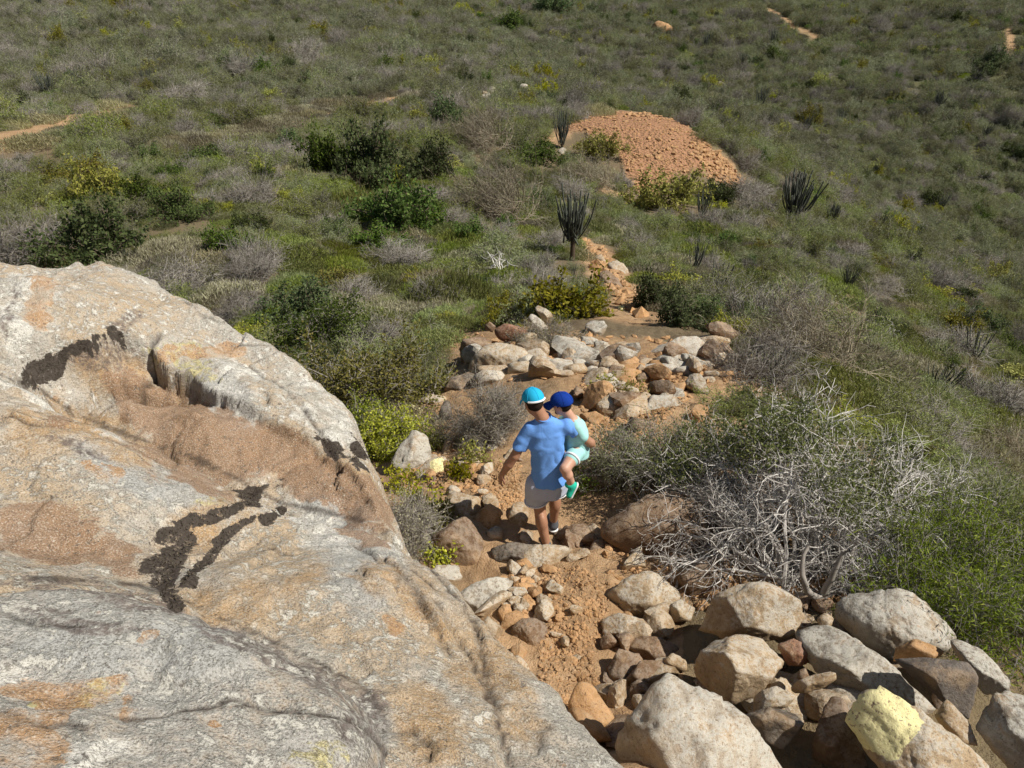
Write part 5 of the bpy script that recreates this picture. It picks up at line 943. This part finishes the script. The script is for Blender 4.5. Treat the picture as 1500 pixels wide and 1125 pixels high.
kid = obj('person', None, loc=MB + np.array([.268, .11, 1.05])); kid.empty_display_size = .1
tag(kid, 'small child in a navy blue cap, mint shirt and green shoes carried by the man', 'person')
O = np.array([.26, .1, 1.05]); KM = frame((-.88, .35, -.22)); KC = np.array([.115, .15, 1.60]) - O; q = lambda *a: np.array(a) - O
F = Field(q(-.1, -.3, .8), q(.5, .5, 1.78), .0055)
F.loft([(1.13 - O[2], .27 - O[0], .115 - O[1], .09, .085), (1.25 - O[2], .265 - O[0], .13 - O[1], .088, .08), (1.38 - O[2], .245 - O[0], .14 - O[1], .085, .075), (1.45 - O[2], .22 - O[0], .145 - O[1], .06, .05)], .02)
F.chain([q(.215, .145, 1.43), q(.17, .148, 1.50), q(.14, .15, 1.55)], [.05, .042, .042], .03); head(F, KC, KM, .86)
HL = q(.255, .05, 1.15); KL = q(.145, -.125, 1.105); AL = q(.205, -.115, .955); HR = q(.22, .18, 1.15); KR = q(.10, .285, 1.08); AR = q(.14, .29, .95)
for a, b, c in ((HL, KL, AL), (HR, KR, AR)): F.chain([a, .5 * (a + b), b], [.066, .059, .046], .03); F.chain([b, .55 * b + .45 * c + [0, -.008, 0], c], [.046, .045, .030], .012); F.cap(c, c + [-.02, 0, -.035], .03, .03, .01)
for sh_, el, wr, th in ((q(.25, .075, 1.41), q(.31, .06, 1.30), q(.24, .17, 1.27), 1), (q(.20, .215, 1.41), q(.12, .25, 1.33), q(.03, .22, 1.36), -1)): F.chain([sh_, el], [.042, .034], .03); F.chain([el, wr], [.034, .024], .012); hand(F, wr, (wr - el), (-.2, .1, -1), th, .62, .6)
F.part('body', M_skin2, kid, 1); eyes(KC, KM, .86, kid)
F = Field(KC - .15, KC + .15, .006); F.ell(KC + KM @ np.array([0, -.01, .004]), np.array([.077, .092, .092]) * .86, KM, 0); F.cut(KC + KM @ np.array([0, .02, -.035]), KM @ np.array([0, .75, -.9])); F.part('hair', M_hair, kid, 1)
cap_hat(kid, KC, KM, .96, M_navy, None)
F = Field(q(.0, -.15, 1.0), q(.48, .4, 1.52), .006)
F.loft([(1.08 - O[2], .275 - O[0], .11 - O[1], .105, .105), (1.2 - O[2], .272 - O[0], .125 - O[1], .108, .098), (1.32 - O[2], .258 - O[0], .135 - O[1], .103, .092), (1.40 - O[2], .24 - O[0], .14 - O[1], .09, .075), (1.46 - O[2], .215 - O[0], .145 - O[1], .056, .05)], .02, 0, .002, 7.0)
F.chain([q(.25, .075, 1.405), q(.302, .062, 1.315)], [.05, .053], .03); F.chain([q(.20, .215, 1.405), q(.14, .245, 1.345)], [.05, .052], .03)
F.part('shirt', M_mint, kid, 1)
F = Field(q(.0, -.15, .98), q(.45, .4, 1.22), .006); F.chain([HL, .62 * HL + .38 * KL], [.079, .072], .02); F.chain([HR, .6 * HR + .4 * KR], [.079, .072], .02); F.ell(q(.265, .115, 1.13), (.10, .10, .075), None, .03); shk = F.part('shorts', M_mint, kid, 1)
pp = .60 * HL + .40 * KL; fr = frame(KL - HL); pts = np.array([[pp + fr @ np.array([.071 * math.cos(t), 0, .071 * math.sin(t)]) for t in np.linspace(0, 6.283, 21)]]); V, FF = tubes(pts, .012, .012, 5); obj('hem', mesh('hem', V, FF, M_white), shk)
def kshoe(a, d, up):
    M = frame(d, up); F = Field(a - .16, a + .16, .0055); T = lambda x, y, z: a + M @ np.array([x, y, z]); F.cap(T(0, -.012, -.028), T(0, .085, -.034), .034, .031, .02); F.cap(T(0, 0, -.02), T(0, -.002, .02), .034, .033, .02); F.cut(T(0, 0, -.052), -M[:, 2]); s_ = F.part('shoe', M_shoeg, kid, 1)
    F = Field(a - .16, a + .17, .0055); F.cap(T(0, -.014, -.05), T(0, .09, -.05), .036, .034, .02); F.cut(T(0, 0, -.046), M[:, 2]); F.cut(T(0, 0, -.062), -M[:, 2]); F.part('sole', M_white, s_, 1)
kshoe(AL + [-.005, 0, -.05], (-.35, -.25, -.75), (-.8, .0, .5)); kshoe(AR + [0, 0, -.05], (-.4, .1, -.7), (-.8, 0, .5))
# ------------------------------------------------------------------ plants near the trail, each built for its place
def plant(name, label, loc, wood, leaf, mw, ml, cat='bush', wname='stems', lname='foliage', group=None):
    o = obj(name, None, loc=loc); o.empty_display_size = .1; tag(o, label, cat, group)
    if wood is not None: obj(wname, mesh(wname, wood[0], wood[1], mw, False, {'v': wood[2]}), o)
    if leaf is not None: obj(lname, mesh(lname, leaf[0], leaf[1], ml, False, {'v': leaf[2]}), o)
    return o
rn = np.random.RandomState(77)
# the big half-dead thorn bush
TB = P(1195, 880, 6.75); TB[2] = gz(TB[0], TB[1]); cc = P(1222, 742, 7.75) - TB
def to_px(p): return project(p + TB)
def thorn_bush():
    nm = 84; T = dome_targets(rn, nm, 1.75, 1.35, 1.08, (0.68, 1.0), -0.05, c=(cc[0], cc[1], cc[2] - .35))
    T[:, 2] -= 0.22 * np.clip(T[:, 0] - cc[0], 0, 9)                                   # crown drops away on the downhill side
    B = np.stack([rn.normal(0, .16, nm), rn.normal(0.1, .10, nm), np.full(nm, -.1)], -1); M_ = .45 * B + .55 * T + np.stack([rn.normal(0, .16, nm), rn.normal(0, .16, nm), rn.uniform(.0, .45, nm)], -1)
    tt = np.linspace(0, 1, 10)[None, :, None]; main = (1 - tt) ** 2 * B[:, None] + 2 * tt * (1 - tt) * M_[:, None] + tt ** 2 * T[:, None]; main[:, 1:] += np.cumsum(rn.normal(0, .016, (nm, 9, 3)), 1)
    ns = 15; k = rn.randint(4, 10, (nm, ns)); S = main[np.arange(nm)[:, None], k].reshape(-1, 3); out = norm(np.repeat(T - [cc[0], cc[1], cc[2] - .5], ns, 0))
    sub = grow(rn, S, out * .55 + .75 * rn.normal(size=(nm * ns, 3)) + [-.2, -.1, .05], rn.uniform(.2, .52, nm * ns), 6, .24, (-.02, 0, -.035))
    n2 = nm * ns; nt = 8; k = rn.randint(1, 7, (n2, nt)); S2 = sub[np.arange(n2)[:, None], k].reshape(-1, 3); tw = grow(rn, S2, np.repeat(norm(sub[:, -1] - sub[:, 0]), nt, 0) + .85 * rn.normal(size=(n2 * nt, 3)), rn.uniform(.08, .26, n2 * nt), 3, .32)
    wood = [tubes(main, rn.uniform(.013, .022, nm), .006, 5), tubes(sub, .0058, .0032, 4), tubes(tw, .0030, .0016, 3)]
    wv = np.concatenate([np.full(len(wood[0][0]), .35), np.repeat(rn.uniform(.2, 1, n2), 28), np.repeat(rn.uniform(.3, 1, n2 * nt), 12)])
    u = tw[:, 1:].reshape(-1, 3); x, y = to_px(u); w = 0
    for ex, ey, rx, ry, a in ((1075, 625, 165, 62, 1.0), (1165, 640, 110, 45, .55), (1255, 690, 85, 80, .6), (985, 640, 80, 70, .9), (1340, 760, 50, 40, .4)): w = np.maximum(w, a * (1 - sstep(.55, 1.15, np.hypot((x - ex) / rx, (y - ey) / ry) + .35 * fbm(u * 3.2, 3))))
    u = u[rn.uniform(0, 1, len(u)) < w]; u = np.repeat(u, 4, 0) + rn.normal(0, .03, (4 * len(u), 3))
    return (*cat_parts(wood), wv), leaf_set(rn, u, .036, .017, .5)
w, l = thorn_bush(); plant('thorn_bush', 'big half-dead thorn bush with bleached tangled branches and green patches beside the boulder pile', TB, w, l, B_white, L_green, 'bush', 'branches', 'foliage')
# thick grey trunk limbs lying out of its foot
tp = grow(rn, np.array([[0, -.1, .05]] * 4), np.array([[-.5, -.25, .12], [.8, .1, .35], [.15, .3, .8], [.55, .2, .15]]), np.array([.6, .6, .5, .5]), 8, .28, (0, 0, .03)); V, F = tubes(tp, .034, .012, 7); tb = [o for o in COL.objects if o.name.startswith('thorn_bush') and o.type == 'EMPTY'][0]
obj('trunk', mesh('trunk', V, F, B_grey, True, {'v': np.full(len(V), .5)}), tb)

def near_bush(name, label, px, py, rx, ry, h, kw, leafkw, mw, ml, lift=0.0, cat='bush', group=None):
    p = hit(px, py); w, pos, tw = bush(rn, rx, ry, h, **kw); return plant(name, label, p + [0, 0, lift], w, leaf_set(rn, pos, **leafkw), mw, ml, cat, group=group)
near_bush('dry_bush', 'pale dry twiggy bush left of the heads of the man and child', 722, 640, .62, .5, .72, dict(nm=40, ns=12, nt=7, nl=3, r=.010, sublen=.22, twiglen=.14, spread=.015, lump=.3), dict(L=.022, W=.009), B_grey, L_pale)
near_bush('dry_bush', 'low pale dry bush on the crest left of the tan block', 800, 508, .7, .45, .4, dict(nm=26, ns=9, nt=6, nl=4, r=.010, sublen=.2, twiglen=.14, spread=.02), dict(L=.03, W=.012), B_grey, L_pale)
near_bush('leafy_bush', 'yellow-green small-leaved bush behind the edge of the outcrop', 545, 615, 1.35, 1.1, 1.25, dict(nm=44, ns=9, nt=6, nl=9, r=.016, sublen=.35, twiglen=.22, spread=.04, lump=.4), dict(L=.055, W=.034), B_grey, L_lime)
near_bush('leafy_bush', 'dark green leafy bush above the yellow-green bush at the outcrop edge', 470, 520, 1.5, 1.2, 1.2, dict(nm=36, ns=8, nt=5, nl=8, r=.016, sublen=.38, twiglen=.24, spread=.05, lump=.4), dict(L=.07, W=.045), B_grey, L_dark)
near_bush('leafy_bush', 'green bush by the flat yellow-painted stone', 575, 665, .55, .5, .55, dict(nm=26, ns=8, nt=5, nl=9, r=.010, sublen=.22, twiglen=.14, spread=.03), dict(L=.04, W=.024), B_grey, L_lime)
near_bush('leafy_bush', 'green bush along the outcrop wall above the soil patch', 540, 655, .5, .5, .6, dict(nm=26, ns=8, nt=5, nl=9, r=.010, sublen=.22, twiglen=.14, spread=.03), dict(L=.04, W=.02), B_grey, L_low)
near_bush('dry_bush', 'tangle of dry twigs against the outcrop wall below the tall grey boulder', 592, 800, .32, .4, .5, dict(nm=30, ns=10, nt=6, nl=2, r=.008, sublen=.2, twiglen=.14, spread=.015), dict(L=.025, W=.010), B_grey, L_pale)
near_bush('dry_bush', 'dry twiggy plant right of the yellow-marked boulder', 655, 650, .5, .35, .3, dict(nm=26, ns=9, nt=6, nl=3, r=.007, sublen=.18, twiglen=.12, spread=.015), dict(L=.022, W=.010), B_dry, L_pale)
near_bush('dry_bush', 'grey dry shrub spreading at the leafy side of the thorn bush above the shaded boulder', 950, 700, .75, .55, .65, dict(nm=36, ns=11, nt=7, nl=5, r=.010, sublen=.28, twiglen=.16, spread=.025), dict(L=.026, W=.011), B_grey, L_feather)
for px, py, s, lb in [(695,680,.20,'small yellow-leaved plant at the stones left of the sandy patch'),(640,655,.2,'small yellow-leaved plant above the yellow-marked boulder'),(615,750,.26,'yellow-leaved plant in front of the dark rounded boulder'),(590,715,.22,'yellow-leaved plant at the foot of the tall grey boulder'),
    (650,815,.16,'bright yellow-green sprig over the white lichen stone'),(850,715,.24,'green leafy plant beside the shoe of the child'),(640,770,.2,'leafy green plant in the shade behind the dark rounded boulder'),(672,700,.15,'tiny yellow-green plant right of the yellow-marked boulder'),(890,575,.2,'small green plant behind the upright tan boulder of the trail'),(925,590,.28,'green plant at the leafy edge of the thorn bush near the trail')]:
    near_bush('leafy_plant', lb, px, py, s, s, s * 1.2, dict(nm=16, ns=4, nt=3, nl=4, r=.005, sublen=s * .6, twiglen=s * .4, spread=.015, base=.03), dict(L=.042, W=.02), B_brown, L_lime if 'green leafy' not in lb else L_green, cat='plant')
# fresh green feathery shrubs on the right flank, below the thorn bush
for px, py, rx, h, lb in [(1400,905,.85,.75,'fresh green feathery shrub beside the large rounded grey boulder'),(1490,900,.9,.8,'fresh green feathery shrub at the outer edge of the boulder pile'),(1470,790,1.1,.8,'green feathery shrub downhill of the bleached branches'),(1420,840,.7,.7,'fresh green feathery shrub under the bleached branches')]:
    near_bush('green_shrub', lb, px, py, rx, rx * .85, h, dict(nm=38, ns=10, nt=6, nl=9, r=.008, sublen=.32, twiglen=.2, spread=.03, lump=.4), dict(L=.05, W=.008, up=.6), B_grey, L_green)
# gnarled grey log
lg = hit(572, 600); lg[2] += .25; o = obj('fallen_log', None, loc=lg); tag(o, 'gnarled grey dead branch lying over the yellow-green bush', 'log')
V, F = tubes(grow(rn, np.array([[-.75, .1, .1]]), np.array([[1, -.1, -.05]]), np.array([1.35]), 9, .25), .065, .04, 7); obj('trunk', mesh('trunk', V, F, B_grey, True, {'v': np.full(len(V), .4)}), o)
for a_, b_ in (((-.4, .1, .1), (-.3, .1, .6)), ((0, 0, .05), (.5, .3, .3)), ((.2, 0, 0), (.3, -.3, .3))):
    V, F = tubes(grow(rn, np.array([a_]), np.array([b_]), .35, 6, .3), .025, .008, 5); obj('branch', mesh('branch', V, F, B_grey, True, {'v': np.full(len(V), .4)}), o)
# dried black moss in the hollows of the outcrop: small upright tufts
def moss(ctrl, seed, label):
    rs = np.random.RandomState(seed); Ps = []
    for Vg in (Vb, Vm):
        px, py = project(Vg); at = marks(px, py, Vg)['black']; q = Vg[(at > .68) & (rs.uniform(0, 1, at.shape) < .9)]; Ps.append(q)
    p = np.concatenate(Ps); p = np.repeat(p, 3, 0) + rs.normal(0, .008, (3 * len(p), 3)) * [1, 1, .2]
    V, F = leaves(rs, p, .015, .005, 1.4); m = mesh('dried_moss', V - np.array(ROOT.location), F, M_moss, False, {'v': np.repeat(rs.uniform(0, 1, len(p)), 4)}); o = obj('dried_moss', m, ROOT); o['kind'] = 'stuff'; o['label'] = label
t = NT('moss_black'); M_moss = t.done(t.princ(t.mix(t.attr('v'), (0.025, 0.02, 0.015), (0.14, 0.115, 0.085)), 0.95, None, 0.1))
moss(None, 3, 'black dried moss tufts in the hollows of the stone')
